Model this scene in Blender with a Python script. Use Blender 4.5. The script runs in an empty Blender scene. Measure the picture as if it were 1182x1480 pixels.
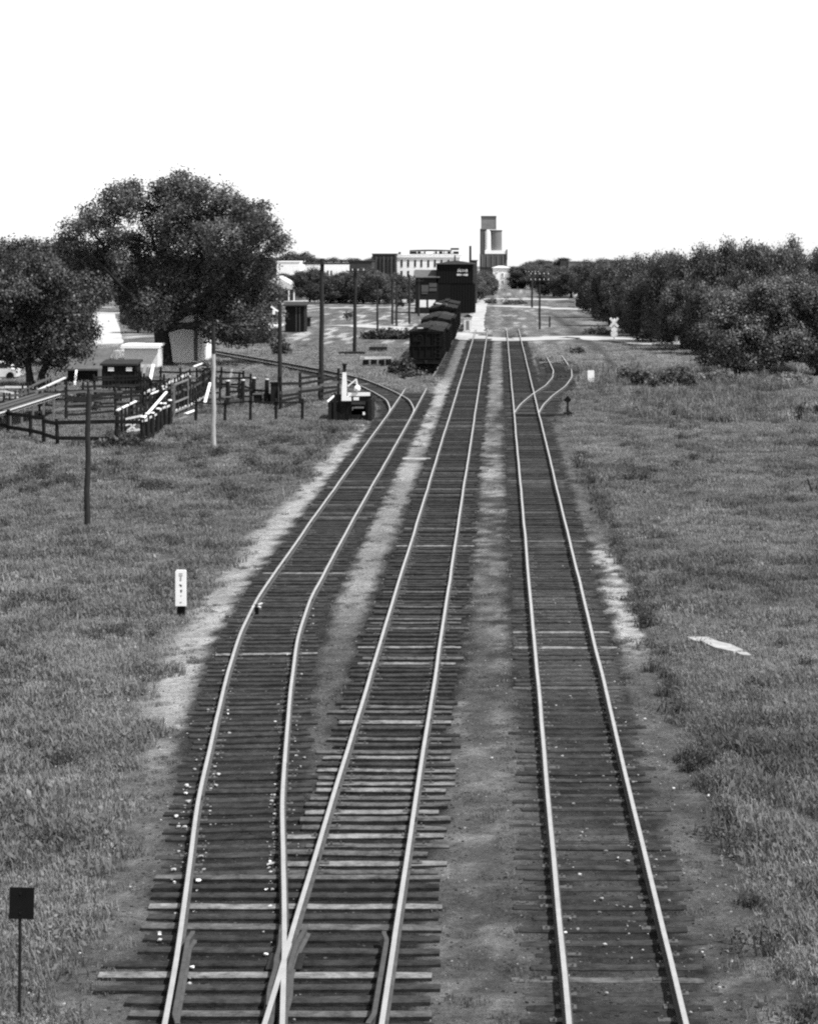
import bpy, math, random
import numpy as np
from mathutils import Vector, Matrix
R = math.radians
rnd = random.Random(7)
rng = np.random.default_rng(11)
scene = bpy.context.scene
col = scene.collection
F = 3150.0; VX = 722.0; VY = 363.0; H = 10.1

# ------------------------------------------------------------------ helpers
def Yof(py): return F * 10.0 / (py - VY)
def P(px, py):
    d = Yof(py); x = (px - VX) * d / F
    return Vector((x, d, float(hgt(x, d))))
def S(py): return (py - VY) / 10.0          # photo pixels per metre at that ground row

def _hash(ix, iy, seed):
    n = (ix * 374761393 + iy * 668265263 + seed * 982451653) & 0x7fffffff
    n = ((n ^ (n >> 13)) * 1274126177) & 0x7fffffff
    return ((n ^ (n >> 16)) & 0xffff) / 65535.0
def vnoise(x, y, seed=0):
    x = np.asarray(x, float); y = np.asarray(y, float)
    ix = np.floor(x).astype(np.int64); iy = np.floor(y).astype(np.int64)
    fx = x - ix; fy = y - iy
    fx = fx * fx * (3 - 2 * fx); fy = fy * fy * (3 - 2 * fy)
    a = _hash(ix, iy, seed); b = _hash(ix + 1, iy, seed); c = _hash(ix, iy + 1, seed); d = _hash(ix + 1, iy + 1, seed)
    return (a * (1 - fx) + b * fx) * (1 - fy) + (c * (1 - fx) + d * fx) * fy
def fbm(x, y, seed=0, o=3):
    s = 0; a = 1; t = 0
    for k in range(o):
        s = s + a * vnoise(np.asarray(x) * 2 ** k, np.asarray(y) * 2 ** k, seed + k); t += a; a *= .5
    return s / t
def sstep(a, b, x):
    t = np.clip((np.asarray(x, float) - a) / (b - a), 0, 1); return t * t * (3 - 2 * t)

# ------------------------------------------------------------------ track centre lines (X as function of distance Y)
XM, XR, G = -2.255, 1.63, 0.7525
_sid = np.array([(10, -2.35), (16, -2.62), (22, -3.0), (28.2, -3.56), (31.4, -3.84), (39, -4.64), (49.5, -5.5), (56, -5.93), (62, -6.13), (79, -6.15), (133, -6.02), (420, -6.02)])
_yy = np.arange(10, 420, .25)
_xs = np.interp(_yy, _sid[:, 0], _sid[:, 1])
_k = np.exp(-np.linspace(-2, 2, 25) ** 2); _k /= _k.sum()
_xs = np.convolve(np.pad(_xs, 12, mode='edge'), _k, 'valid')
def sid(y): return np.interp(y, _yy, _xs)
def smooth_path(pts, n=200):
    p = np.array(pts, float)
    t = np.r_[0, np.cumsum(np.hypot(*np.diff(p, axis=0).T))]
    u = np.linspace(0, t[-1], n)
    q = np.c_[np.interp(u, t, p[:, 0]), np.interp(u, t, p[:, 1])]
    w = 13; k = np.exp(-np.linspace(-2, 2, w) ** 2); k /= k.sum()
    for _ in range(2):
        e = np.vstack([q[:1] - (q[1] - q[0]) * np.arange(w // 2, 0, -1)[:, None], q, q[-1:] + (q[-1] - q[-2]) * np.arange(1, w // 2 + 1)[:, None]])
        q = np.c_[np.convolve(e[:, 0], k, 'valid'), np.convolve(e[:, 1], k, 'valid')]
    return q
path_main = np.c_[np.full(500, XM), np.linspace(12, 500, 500)]
path_right = np.c_[np.full(500, XR), np.linspace(12, 500, 500)]
_y = np.linspace(12, 300, 700); path_sid = np.c_[sid(_y), _y]
path_lsp = smooth_path([(-6.0, 126), (-6.05, 136), (-6.75, 145), (-7.9, 152), (-9.2, 159), (-11.4, 169.5), (-15.0, 180.5), (-20.2, 194.5), (-28.2, 215), (-38, 236)])
path_rsp = smooth_path([(1.63, 128), (1.66, 134), (2.1, 141), (3.0, 150.7), (4.1, 160), (4.9, 171), (5.2, 181), (5.2, 190), (5.1, 207)])

def pdist(X, Y, path):
    """distance to a path given as polyline ordered in Y (steep paths)"""
    xi = np.interp(Y, path[:, 1], path[:, 0])
    sl = np.interp(Y, path[:-1, 1], np.diff(path[:, 0]) / np.maximum(np.diff(path[:, 1]), 1e-6))
    d = np.abs(X - xi) / np.sqrt(1 + sl ** 2)
    return np.where((Y < path[0, 1]) | (Y > path[-1, 1]), 99.0, d)
def bed(X, Y):
    d = np.minimum(np.minimum(np.abs(X - XM), np.abs(X - XR)), np.abs(X - sid(Y)))
    d = np.minimum(d, pdist(X, Y, path_lsp)); d = np.minimum(d, pdist(X, Y, path_rsp))
    return d
def hgt(X, Y):
    X = np.asarray(X, float); Y = np.asarray(Y, float)
    d = bed(X, Y)
    off = sstep(1.7, 4.5, d)
    n = (fbm(X * .35, Y * .22, 3) - .5) * .22 + (fbm(X * 1.6, Y * 1.3, 9, 2) - .5) * .07
    fade = 1 - sstep(120, 240, Y)
    z = off * fade * (n - .03)
    z = z + .02 * (fbm(X * 3, Y * 3, 21, 2) - .5) * fade * (1 - off)
    # soil and weeds have buried the siding behind the spur turnout
    z = z + .30 * np.exp(-((X + 6.0) / 1.6) ** 2) * sstep(153, 158, Y) * (1 - sstep(168, 172, Y))
    z = z + .25 * np.exp(-((X - 5.1) / 2.0) ** 2) * sstep(203, 209, Y) * (1 - sstep(225, 235, Y))
    z = z - .0066 * np.maximum(Y - 1200, 0)          # beyond the town the land falls away
    return z

# ------------------------------------------------------------------ materials (the photograph is black and white: every colour is a grey)
MATS = {}
def mat(name, v, var=.25, scale=6.0, rough=.85, metal=0.0, bump=0.0, stretch=None, v2=None, spec=.25):
    if name in MATS: return MATS[name]
    m = bpy.data.materials.new(name); m.use_nodes = True
    nt = m.node_tree; N = nt.nodes; L = nt.links
    b = N['Principled BSDF']; b.inputs['Roughness'].default_value = rough; b.inputs['Metallic'].default_value = metal
    b.inputs['Specular IOR Level'].default_value = spec
    tc = N.new('ShaderNodeTexCoord'); mp = N.new('ShaderNodeMapping')
    if stretch: mp.inputs['Scale'].default_value = stretch
    L.new(tc.outputs['Object'], mp.inputs['Vector'])
    nz = N.new('ShaderNodeTexNoise'); nz.inputs['Scale'].default_value = scale; nz.inputs['Detail'].default_value = 6; nz.inputs['Roughness'].default_value = .65
    L.new(mp.outputs[0], nz.inputs['Vector'])
    if 'tie' in name and 'plate' not in name:          # every tie carries its own grain and blotches
        oi = N.new('ShaderNodeObjectInfo'); ml = N.new('ShaderNodeMath'); ml.operation = 'MULTIPLY'; ml.inputs[1].default_value = 60; L.new(oi.outputs['Random'], ml.inputs[0])
        nz.noise_dimensions = '4D'; L.new(ml.outputs[0], nz.inputs['W'])
        n2 = N.new('ShaderNodeTexNoise'); n2.noise_dimensions = '4D'; n2.inputs['Scale'].default_value = 3.2; n2.inputs['Detail'].default_value = 5; n2.inputs['Roughness'].default_value = .7
        L.new(tc.outputs['Object'], n2.inputs['Vector']); L.new(ml.outputs[0], n2.inputs['W'])
        av = N.new('ShaderNodeMath'); av.operation = 'ADD'; L.new(nz.outputs['Fac'], av.inputs[0]); L.new(n2.outputs['Fac'], av.inputs[1])
        hf = N.new('ShaderNodeMath'); hf.operation = 'MULTIPLY_ADD'; hf.inputs[1].default_value = .8; hf.inputs[2].default_value = -.3; L.new(av.outputs[0], hf.inputs[0])
    cr = N.new('ShaderNodeValToRGB')
    lo = v * (1 - var); hi = v * (1 + var) if v2 is None else v2
    cr.color_ramp.elements[0].position = .3; cr.color_ramp.elements[1].position = .72
    cr.color_ramp.elements[0].color = (lo, lo, lo, 1); cr.color_ramp.elements[1].color = (hi, hi, hi, 1)
    L.new(hf.outputs[0] if ('tie' in name and 'plate' not in name) else nz.outputs['Fac'], cr.inputs[0]); L.new(cr.outputs[0], b.inputs['Base Color'])
    if bump:
        bp = N.new('ShaderNodeBump'); bp.inputs['Strength'].default_value = bump; bp.inputs['Distance'].default_value = .02
        L.new(nz.outputs['Fac'], bp.inputs['Height']); L.new(bp.outputs[0], b.inputs['Normal'])
    MATS[name] = m; return m
def leafmat(name, v, var=.5):
    m = bpy.data.materials.new(name); m.use_nodes = True
    nt = m.node_tree; N = nt.nodes; L = nt.links
    N.remove(N['Principled BSDF']); out = N['Material Output']
    ge = N.new('ShaderNodeNewGeometry'); mr = N.new('ShaderNodeMapRange')
    mr.inputs['To Min'].default_value = v * (1 - var); mr.inputs['To Max'].default_value = v * (1 + var)
    L.new(ge.outputs['Random Per Island'], mr.inputs['Value'])
    oi = N.new('ShaderNodeObjectInfo'); mo = N.new('ShaderNodeMapRange'); mo.inputs['To Min'].default_value = .8; mo.inputs['To Max'].default_value = 1.3; L.new(oi.outputs['Random'], mo.inputs[0])
    tn = N.new('ShaderNodeAttribute'); tn.attribute_name = 'tone'
    mu = N.new('ShaderNodeMath'); mu.operation = 'MULTIPLY'; L.new(mr.outputs[0], mu.inputs[0]); L.new(mo.outputs[0], mu.inputs[1])
    mr = N.new('ShaderNodeMath'); mr.operation = 'MULTIPLY'; L.new(mu.outputs[0], mr.inputs[0]); L.new(tn.outputs['Fac'], mr.inputs[1])
    cb = N.new('ShaderNodeCombineColor')
    for k in range(3): L.new(mr.outputs[0], cb.inputs[k])
    d = N.new('ShaderNodeBsdfDiffuse'); t = N.new('ShaderNodeBsdfTranslucent'); mx = N.new('ShaderNodeMixShader'); mx.inputs[0].default_value = .22
    gl = N.new('ShaderNodeBsdfGlossy'); gl.inputs['Roughness'].default_value = .5
    mg = N.new('ShaderNodeMixShader'); mg.inputs[0].default_value = .03
    L.new(cb.outputs[0], d.inputs[0]); L.new(cb.outputs[0], t.inputs[0])
    L.new(d.outputs[0], mx.inputs[1]); L.new(t.outputs[0], mx.inputs[2])
    L.new(mx.outputs[0], mg.inputs[1]); L.new(gl.outputs[0], mg.inputs[2])
    L.new(mg.outputs[0], out.inputs[0]); MATS[name] = m; return m

M_tie = [mat('creosoted_tie', .022, .5, 9, .95, bump=.8, stretch=(1, 9, 9), v2=.068, spec=.1),
         mat('weathered_tie', .024, .5, 9, .95, bump=.8, stretch=(1, 9, 9), v2=.16, spec=.1),
         mat('black_tie', .014, .5, 9, .95, bump=.8, stretch=(1, 9, 9), v2=.05, spec=.1),
         mat('bleached_tie', .026, .6, 8, .95, bump=.8, stretch=(1, 10, 10), v2=.32, spec=.1)]
M_rail = mat('polished_rail', .62, .12, 3, .38, metal=.75, spec=.5)
M_railside = mat('rusty_rail', .055, .3, 5, .8)
M_plate = mat('tie_plate_steel', .09, .4, 20, .6, metal=.3)
M_oldwood = mat('dark_plank_wood', .016, .5, 4, .9, spec=.1, bump=.4, stretch=(3, 3, 1))
M_pole = mat('pole_wood', .022, .4, 5, .9, bump=.3, stretch=(4, 4, .6))
M_palepole = mat('bleached_pole_wood', .34, .35, 4, .85, bump=.3, stretch=(4, 4, .5))
M_pale = mat('bleached_wood', .55, .25, 5, .85, bump=.3)
M_grey = mat('grey_wood', .075, .4, 5, .9, bump=.3, stretch=(3, 3, 1))
M_white = mat('white_paint', .86, .06, 3, .6)
M_dirtywhite = mat('weathered_white_paint', .62, .15, 2.5, .8)
M_black = mat('black_paint', .008, .3, 4, .8, spec=.1)
M_car = mat('sooty_car_paint', .008, .5, 1.6, .85, bump=.1, spec=.08)
M_carroof = mat('car_roof_sheet', .008, .5, 1.2, .8, v2=.022, spec=.1)
M_iron = mat('dark_iron', .014, .4, 8, .6, metal=.3)
M_glass = mat('window_glass', .02, .3, 2, .15, spec=.5)
M_brick = mat('dark_brick', .04, .3, 1.5, .9)
M_concrete = mat('grey_concrete', .16, .2, .5, .9)
M_dconcrete = mat('stained_concrete', .085, .25, .5, .9, stretch=(1, 1, .25))
M_wconcrete = mat('white_concrete', .86, .08, .6, .9)
M_roof = mat('grey_shingle', .09, .3, 2, .9)
M_droof = mat('dark_shingle', .025, .3, 2, .9)
M_metalroof = mat('bright_sheet_roof', .62, .12, 1, .5, metal=.2)
M_bark = mat('tree_bark', .018, .4, 3, .95, bump=.6, stretch=(3, 3, .6))
M_leaf = leafmat('dark_leaves', .058, .35)
M_leaf2 = leafmat('mid_leaves', .075, .5)
M_leaf3 = leafmat('pale_leaves', .11, .45)
M_weed = leafmat('weed_leaves', .095, .5)
M_road = mat('pale_gravel_road', .34, .4, .35, .95)
M_oldroad = mat('packed_dirt_road', .40, .25, .4, .95)
M_stone = mat('pale_ballast_stone', .5, .45, 9, .9)
M_slab = mat('broken_concrete_slab', .30, .3, 3, .95, bump=.4)

# ------------------------------------------------------------------ mesh collection helpers
class MB:
    def __init__(s): s.v = []; s.f = []; s.m = []; s.mats = []
    def mi(s, m):
        if m not in s.mats: s.mats.append(m)
        return s.mats.index(m)
    def add(s, verts, faces, m):
        o = len(s.v); k = s.mi(m); s.v.extend([tuple(a) for a in verts])
        for f in faces: s.f.append(tuple(o + i for i in f)); s.m.append(k)
        return s
    def box(s, c, size, m, rz=0, rx=0, ry=0):
        hx, hy, hz = size[0] / 2, size[1] / 2, size[2] / 2
        M = Matrix.Rotation(rz, 3, 'Z') @ Matrix.Rotation(rx, 3, 'X') @ Matrix.Rotation(ry, 3, 'Y')
        vs = [Vector(c) + M @ Vector((a * hx, b * hy, d * hz)) for d in (-1, 1) for b in (-1, 1) for a in (-1, 1)]
        return s.add(vs, [(0, 2, 3, 1), (4, 5, 7, 6), (0, 1, 5, 4), (1, 3, 7, 5), (3, 2, 6, 7), (2, 0, 4, 6)], m)
    def beam(s, p, q, w, h, m):
        p = Vector(p); q = Vector(q); d = (q - p).normalized()
        up = Vector((0, 0, 1)) if abs(d.z) < .95 else Vector((0, 1, 0))
        a = d.cross(up).normalized(); b = a.cross(d).normalized()
        vs = [c + a * (i * w / 2) + b * (j * h / 2) for c in (p, q) for i, j in ((-1, -1), (1, -1), (1, 1), (-1, 1))]
        return s.add(vs, [(3, 2, 1, 0), (4, 5, 6, 7), (0, 1, 5, 4), (1, 2, 6, 5), (2, 3, 7, 6), (3, 0, 4, 7)], m)
    def tube(s, pts, rs, m, n=8):
        pts = [Vector(p) for p in pts]; base = len(s.v); k = s.mi(m)
        for i, p in enumerate(pts):
            d = (pts[min(i + 1, len(pts) - 1)] - pts[max(i - 1, 0)]).normalized()
            ref = Vector((0, 1, 0)) if abs(d.y) < .9 else Vector((1, 0, 0))
            a = d.cross(ref).normalized(); b = a.cross(d)
            for j in range(n):
                t = 2 * math.pi * j / n
                s.v.append(tuple(p + (a * math.cos(t) + b * math.sin(t)) * rs[i]))
        for i in range(len(pts) - 1):
            for j in range(n):
                s.f.append((base + i * n + j, base + i * n + (j + 1) % n, base + (i + 1) * n + (j + 1) % n, base + (i + 1) * n + j)); s.m.append(k)
        s.f.append(tuple(base + j for j in range(n))[::-1]); s.m.append(k)
        s.f.append(tuple(base + (len(pts) - 1) * n + j for j in range(n))); s.m.append(k)
        return s
    def prism(s, poly, axis, a, b, m):
        """poly in the two other axes, extruded along axis 'x' or 'y' from a to b"""
        n = len(poly)
        mk = (lambda u, t: (t, u[0], u[1])) if axis == 'x' else ((lambda u, t: (u[0], t, u[1])) if axis == 'y' else (lambda u, t: (u[0], u[1], t)))
        vs = [mk(u, a) for u in poly] + [mk(u, b) for u in poly]
        fs = [tuple(range(n)), tuple(range(2 * n - 1, n - 1, -1))] + [(i, n + i, n + (i + 1) % n, (i + 1) % n) for i in range(n)]
        return s.add(vs, fs, m)
    def mesh(s, name, fix=True):
        me = bpy.data.meshes.new(name); me.from_pydata(s.v, [], s.f)
        for m in s.mats: me.materials.append(m)
        me.polygons.foreach_set('material_index', s.m)
        if fix:
            import bmesh
            bm = bmesh.new(); bm.from_mesh(me); bmesh.ops.recalc_face_normals(bm, faces=bm.faces); bm.to_mesh(me); bm.free()
        me.update(); return me
    def build(s, name, parent=None, loc=None):
        return link(name, s.mesh(name), parent, loc)
def link(name, me, parent=None, loc=None):
    o = bpy.data.objects.new(name, me); col.objects.link(o)
    if parent: o.parent = parent
    if loc is not None: o.location = loc
    return o
def tag(o, label=None, cat=None, group=None, kind=None):
    if label: o['label'] = label
    if cat: o['category'] = cat
    if group: o['group'] = group
    if kind: o['kind'] = kind
    return o
def thing(name, label, cat, loc, rz=0, group=None):
    o = bpy.data.objects.new(name, None); o.empty_display_size = .3; col.objects.link(o)
    o.location = loc; o.rotation_euler.z = rz
    return tag(o, label, cat, group)
def copy_tree(o, loc, rz=None, sc=None, label=None, parent=None):
    c = o.copy(); col.objects.link(c)
    if parent is not None: c.parent = parent
    else:
        c.location = loc
        if rz is not None: c.rotation_euler.z = rz
        if sc is not None: c.scale = sc
        if label: c['label'] = label
    for ch in list(o.children): copy_tree(ch, None, parent=c)
    return c
def npmesh(name, verts, faces4, mats, fmat=None, smooth=False):
    me = bpy.data.meshes.new(name)
    nv = len(verts); k = faces4.shape[1]; nf = len(faces4)
    me.vertices.add(nv); me.vertices.foreach_set('co', np.ascontiguousarray(verts, np.float32).ravel())
    me.loops.add(nf * k); me.loops.foreach_set('vertex_index', np.ascontiguousarray(faces4, np.int32).ravel())
    me.polygons.add(nf); me.polygons.foreach_set('loop_start', np.arange(0, nf * k, k, dtype=np.int32))
    me.polygons.foreach_set('loop_total', np.full(nf, k, np.int32))
    for m in mats: me.materials.append(m)
    if fmat is not None: me.polygons.foreach_set('material_index', np.ascontiguousarray(fmat, np.int32))
    me.polygons.foreach_set('use_smooth', np.full(nf, smooth))
    me.update(calc_edges=True); return me
# ------------------------------------------------------------------ camera, light, air
cd = bpy.data.cameras.new('camera'); cam = bpy.data.objects.new('camera', cd); col.objects.link(cam)
cam.location = (0, 0, H); cam.rotation_euler = (R(90), 0, 0)
cd.sensor_width = 36; cd.sensor_height = 36; cd.lens = 36 * F / 1480
cd.shift_x = -(VX - 591) / 1480; cd.shift_y = -(740 - VY) / 1480
cd.clip_end = 9000; cd.clip_start = .5
scene.camera = cam
SUN_EL, SUN_AZ = R(58), R(114)            # azimuth measured clockwise from +Y
sd = bpy.data.lights.new('sun', 'SUN'); sd.energy = 4.8; sd.angle = R(.53); sd.color = (1, 1, 1)
so = bpy.data.objects.new('sun', sd); col.objects.link(so)
dirv = Vector((math.sin(SUN_AZ) * math.cos(SUN_EL), math.cos(SUN_AZ) * math.cos(SUN_EL), math.sin(SUN_EL)))
so.rotation_euler = dirv.to_track_quat('Z', 'Y').to_euler(); so.location = dirv * 60
w = bpy.data.worlds.new('World'); scene.world = w; w.use_nodes = True
nt = w.node_tree; bg = nt.nodes['Background']
sky = nt.nodes.new('ShaderNodeTexSky'); sky.sky_type = 'NISHITA'; sky.sun_disc = False
sky.sun_elevation = SUN_EL; sky.sun_rotation = SUN_AZ; sky.dust_density = .1; sky.air_density = 2.0; sky.ozone_density = 1
bw = nt.nodes.new('ShaderNodeRGBToBW')                # black and white film
nt.links.new(sky.outputs[0], bw.inputs[0]); nt.links.new(bw.outputs[0], bg.inputs['Color'])
bg.inputs['Strength'].default_value = .12
scene.view_settings.view_transform = 'Standard'; scene.view_settings.look = 'None'
scene.view_settings.exposure = .6; scene.view_settings.gamma = 1
scene.cycles.max_bounces = 6; scene.cycles.diffuse_bounces = 3; scene.cycles.transmission_bounces = 4
scene.cycles.use_denoising = False
scene.cycles.filter_width = 2.2

# ------------------------------------------------------------------ the ground, one sheet to the horizon
def axis_y():
    y = [5.0]
    while y[-1] < 5500: y.append(y[-1] + max(.22, .0062 * y[-1]) if y[-1] < 420 else y[-1] * 1.05)
    return np.array(y)
def axis_x():
    x = list(np.arange(-24, 16, .17)); s = .17
    while x[-1] < 2500: s *= 1.09; x.append(x[-1] + s)
    s = .17; l = []; q = x[0]
    while q > -2500: s *= 1.08; q -= s; l.append(q)
    return np.array(l[::-1] + x)
gx, gy = axis_x(), axis_y()
GX, GY = np.meshgrid(gx, gy)
def lane_x(Y): return np.interp(Y, [150, 170, 230, 342, 400], [9.6, 9.9, 10.05, 8.5, 7.6])
def ground_albedo(X, Y):
    n1 = fbm(X * .55, Y * .35, 31); n2 = fbm(X * 2.2, Y * 1.6, 41); n3 = fbm(X * .12, Y * .06, 51); n4 = fbm(X * .9, Y * .12, 61)
    farw = sstep(110, 210, Y)
    a = .085 + .05 * (n2 - .5)
    far = .105 + .12 * (n4 - .5) + .10 * (n1 - .5)
    far = far + .17 * sstep(.60, .70, n4) * sstep(190, 260, Y) * (1 - .85 * sstep(2, 8, X))
    far = far + .08 * sstep(255, 265, Y) * (np.abs(X) < 6) * (n2 - .3)
    a = a * (1 - farw) + far * farw
    sx = sid(Y)
    # cinders and earth between the tracks
    def band(x0, x1, e=.25):
        return sstep(x0 - e, x0 + e, X + .7 * (n2 - .5)) * (1 - sstep(x1 - e, x1 + e, X + .7 * (n2 - .5)))
    mid = .080 + .10 * (n2 - .5) + .10 * (n1 - .5)
    mid = mid + .10 * sstep(66, 74, Y) * (1 - sstep(112, 122, Y)) * sstep(.25, .6, n1 + .25 * (n2 - .5))
    mid = mid + .05 * sstep(.58, .72, n2) * sstep(28, 30, Y)
    mid = mid + .05 * sstep(122, 150, Y)
    b = band(XM + 1.3, XR - 1.3); a = a * (1 - b) + mid * b
    lm = .075 + .09 * (n2 - .5) + (.11 + .16 * (n1 - .5)) * sstep(53, 66, Y)
    lm = lm + .10 * sstep(88, 105, Y) * sstep(.3, .6, n1)
    lm = lm + .05 * sstep(150, 170, Y)
    b = sstep(-.25, .25, X - (sx + 1.35) + .7 * (n2 - .5)) * (1 - sstep(XM - 1.75, XM - 1.3, X)); a = a * (1 - b) + lm * b
    # pale earth path left of the siding
    edge = sx - 1.5 - X
    ls = .27 + .28 * (n2 - .5)
    wdt = .95 + .9 * (n1 - .5) - .35 * (1 - sstep(40, 52, Y))
    b = sstep(-.1, .25, edge + .5 * (n2 - .5)) * (1 - sstep(wdt - .25, wdt + .25, edge + .9 * (n2 - .5))) * sstep(.30, .46, n1 + .5 * (n2 - .5) + .12) * (1 - sstep(122, 128, Y))
    near = .42 + .58 * sstep(38, 52, Y); ls = ls * near
    a = a * (1 - b) + ls * b
    b = sstep(.9, 1.3, edge) * (1 - sstep(2.6, 3.4, edge + .8 * (n2 - .5))) * (1 - sstep(36, 44, Y)); a = a * (1 - .7 * b) + (.10 + .16 * (n2 - .5)) * .7 * b
    # path right of the right track
    edge = X - (XR + 1.3)
    rs = .085 + .12 * (n2 - .5) + .24 * sstep(52, 58, Y) * (1 - sstep(72, 78, Y)) * sstep(.3, .55, n2 + .3 * (n1 - .5)) + .10 * (1 - sstep(29, 34, Y)) * sstep(.45, .6, n2)
    b = sstep(-.1, .2, edge + .4 * (n2 - .5)) * (1 - sstep(.75, 1.15, edge + .6 * (n2 - .5))) * (1 - sstep(96, 120, Y)); a = a * (1 - b) + rs * b
    b = sstep(.9, 1.1, edge + .5 * (n1 - .5)) * (1 - sstep(1.25, 1.6, edge + .5 * (n1 - .5))) * (1 - sstep(80, 100, Y)); a = a * (1 - .75 * b) + .028 * .75 * b
    # pale dusty strip beside the standing train and beyond the crossing
    b = sstep(-5.0, -4.6, X) * (1 - sstep(-4.0, -3.6, X)) * sstep(150, 175, Y); a = a * (1 - b) + (.15 + .14 * (n2 - .5) + .22 * sstep(255, 290, Y)) * b
    # old cinder-covered track bed running off to the right of the line
    lane = lane_x(Y)
    b = np.exp(-((X - lane) / .85) ** 2) * sstep(160, 175, Y) * (1 - sstep(330, 380, Y)); a = a * (1 - .75 * b) + .04 * .75 * b
    b = np.exp(-((X - lane - 1.5) / .4) ** 2) * sstep(175, 200, Y) * (1 - sstep(330, 380, Y)); a = a * (1 - .5 * b) + .06 * .5 * b
    # cinder beds under the rails
    d = np.minimum(np.abs(X - XM), np.abs(X - XR)); d = np.minimum(d, np.abs(X - sx) + 60 * sstep(154, 158, Y) * (1 - sstep(165, 168, Y)))
    d = np.minimum(d, pdist(X, Y, path_lsp)); d = np.minimum(d, pdist(X, Y, path_rsp) - .45)
    e = d + .5 * (n2 - .5)
    eo = e - .30 * np.maximum(sstep(44, 58, Y), (X < sx) * (np.abs(X - sx) < 2.5) * sstep(38, 46, Y)); b = 1 - sstep(1.05, 1.32, eo)
    far_t = 1 - .75 * sstep(250, 275, Y)
    bedv = .026 + .04 * (n2 - .5)
    bedr = bedv + .055 * sstep(.42, .66, n1) * (np.abs(X - XR) < 1.2) * (Y < 110)
    b = b * far_t; a = a * (1 - b) + bedr * b
    # darker strip of ground under and around the standing train
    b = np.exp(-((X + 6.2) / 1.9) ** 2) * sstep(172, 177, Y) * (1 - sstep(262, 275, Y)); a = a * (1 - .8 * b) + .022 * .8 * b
    b = (1 - sstep(28.6, 29.3, Y + .9 * (n2 - .5))) * (1 - sstep(-6.15, -5.6, X + .8 * (n1 - .5))) * sstep(-8.5, -7.5, X); a = a * (1 - b) + .62 * b
    return np.clip(a, .012, .7)
GZ = hgt(GX, GY)
nx, ny = len(gx), len(gy)
idx = np.arange(nx * ny).reshape(ny, nx)
fq = np.stack([idx[:-1, :-1], idx[:-1, 1:], idx[1:, 1:], idx[1:, :-1]], -1).reshape(-1, 4)
mg = bpy.data.materials.new('earth_and_cinders'); mg.use_nodes = True
N = mg.node_tree.nodes; L = mg.node_tree.links; pb = N['Principled BSDF']; pb.inputs['Roughness'].default_value = .95; pb.inputs['Specular IOR Level'].default_value = .1
at = N.new('ShaderNodeAttribute'); at.attribute_name = 'albedo'
tc = N.new('ShaderNodeTexCoord')
def noise(sc, det, ro):
    n = N.new('ShaderNodeTexNoise'); n.inputs['Scale'].default_value = sc; n.inputs['Detail'].default_value = det; n.inputs['Roughness'].default_value = ro
    L.new(tc.outputs['Object'], n.inputs['Vector']); return n
nA = noise(9, 8, .8); nB = noise(45, 3, .6); nC = noise(2.6, 4, .7)
mA = N.new('ShaderNodeMapRange'); mA.inputs['From Min'].default_value = .3; mA.inputs['From Max'].default_value = .7; mA.inputs['To Min'].default_value = .35; mA.inputs['To Max'].default_value = 1.75
mB = N.new('ShaderNodeMapRange'); mB.inputs['From Min'].default_value = .3; mB.inputs['From Max'].default_value = .7; mB.inputs['To Min'].default_value = .65; mB.inputs['To Max'].default_value = 1.35
L.new(nA.outputs['Fac'], mA.inputs[0]); L.new(nB.outputs['Fac'], mB.inputs[0])
m1 = N.new('ShaderNodeMath'); m1.operation = 'MULTIPLY'; L.new(mA.outputs[0], m1.inputs[0]); L.new(mB.outputs[0], m1.inputs[1])
mC = N.new('ShaderNodeMapRange'); mC.inputs['From Min'].default_value = .3; mC.inputs['From Max'].default_value = .7; mC.inputs['To Min'].default_value = .6; mC.inputs['To Max'].default_value = 1.4; L.new(nC.outputs['Fac'], mC.inputs[0])
m0 = N.new('ShaderNodeMath'); m0.operation = 'MULTIPLY'; L.new(m1.outputs[0], m0.inputs[0]); L.new(mC.outputs[0], m0.inputs[1]); m1 = m0
m2 = N.new('ShaderNodeMath'); m2.operation = 'MULTIPLY'; L.new(at.outputs['Fac'], m2.inputs[0]); L.new(m1.outputs[0], m2.inputs[1])
cbn = N.new('ShaderNodeCombineColor')
for k in range(3): L.new(m2.outputs[0], cbn.inputs[k])
L.new(cbn.outputs[0], pb.inputs['Base Color'])
bp = N.new('ShaderNodeBump'); bp.inputs['Strength'].default_value = .7; bp.inputs['Distance'].default_value = .05
L.new(m1.outputs[0], bp.inputs['Height']); L.new(bp.outputs[0], pb.inputs['Normal'])
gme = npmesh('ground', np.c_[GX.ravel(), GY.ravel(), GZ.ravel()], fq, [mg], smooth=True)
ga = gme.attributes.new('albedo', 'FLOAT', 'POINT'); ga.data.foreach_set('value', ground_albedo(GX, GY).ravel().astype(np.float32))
tag(link('ground', gme), 'ground of grass, earth and cinders', None, None, 'structure')

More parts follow.
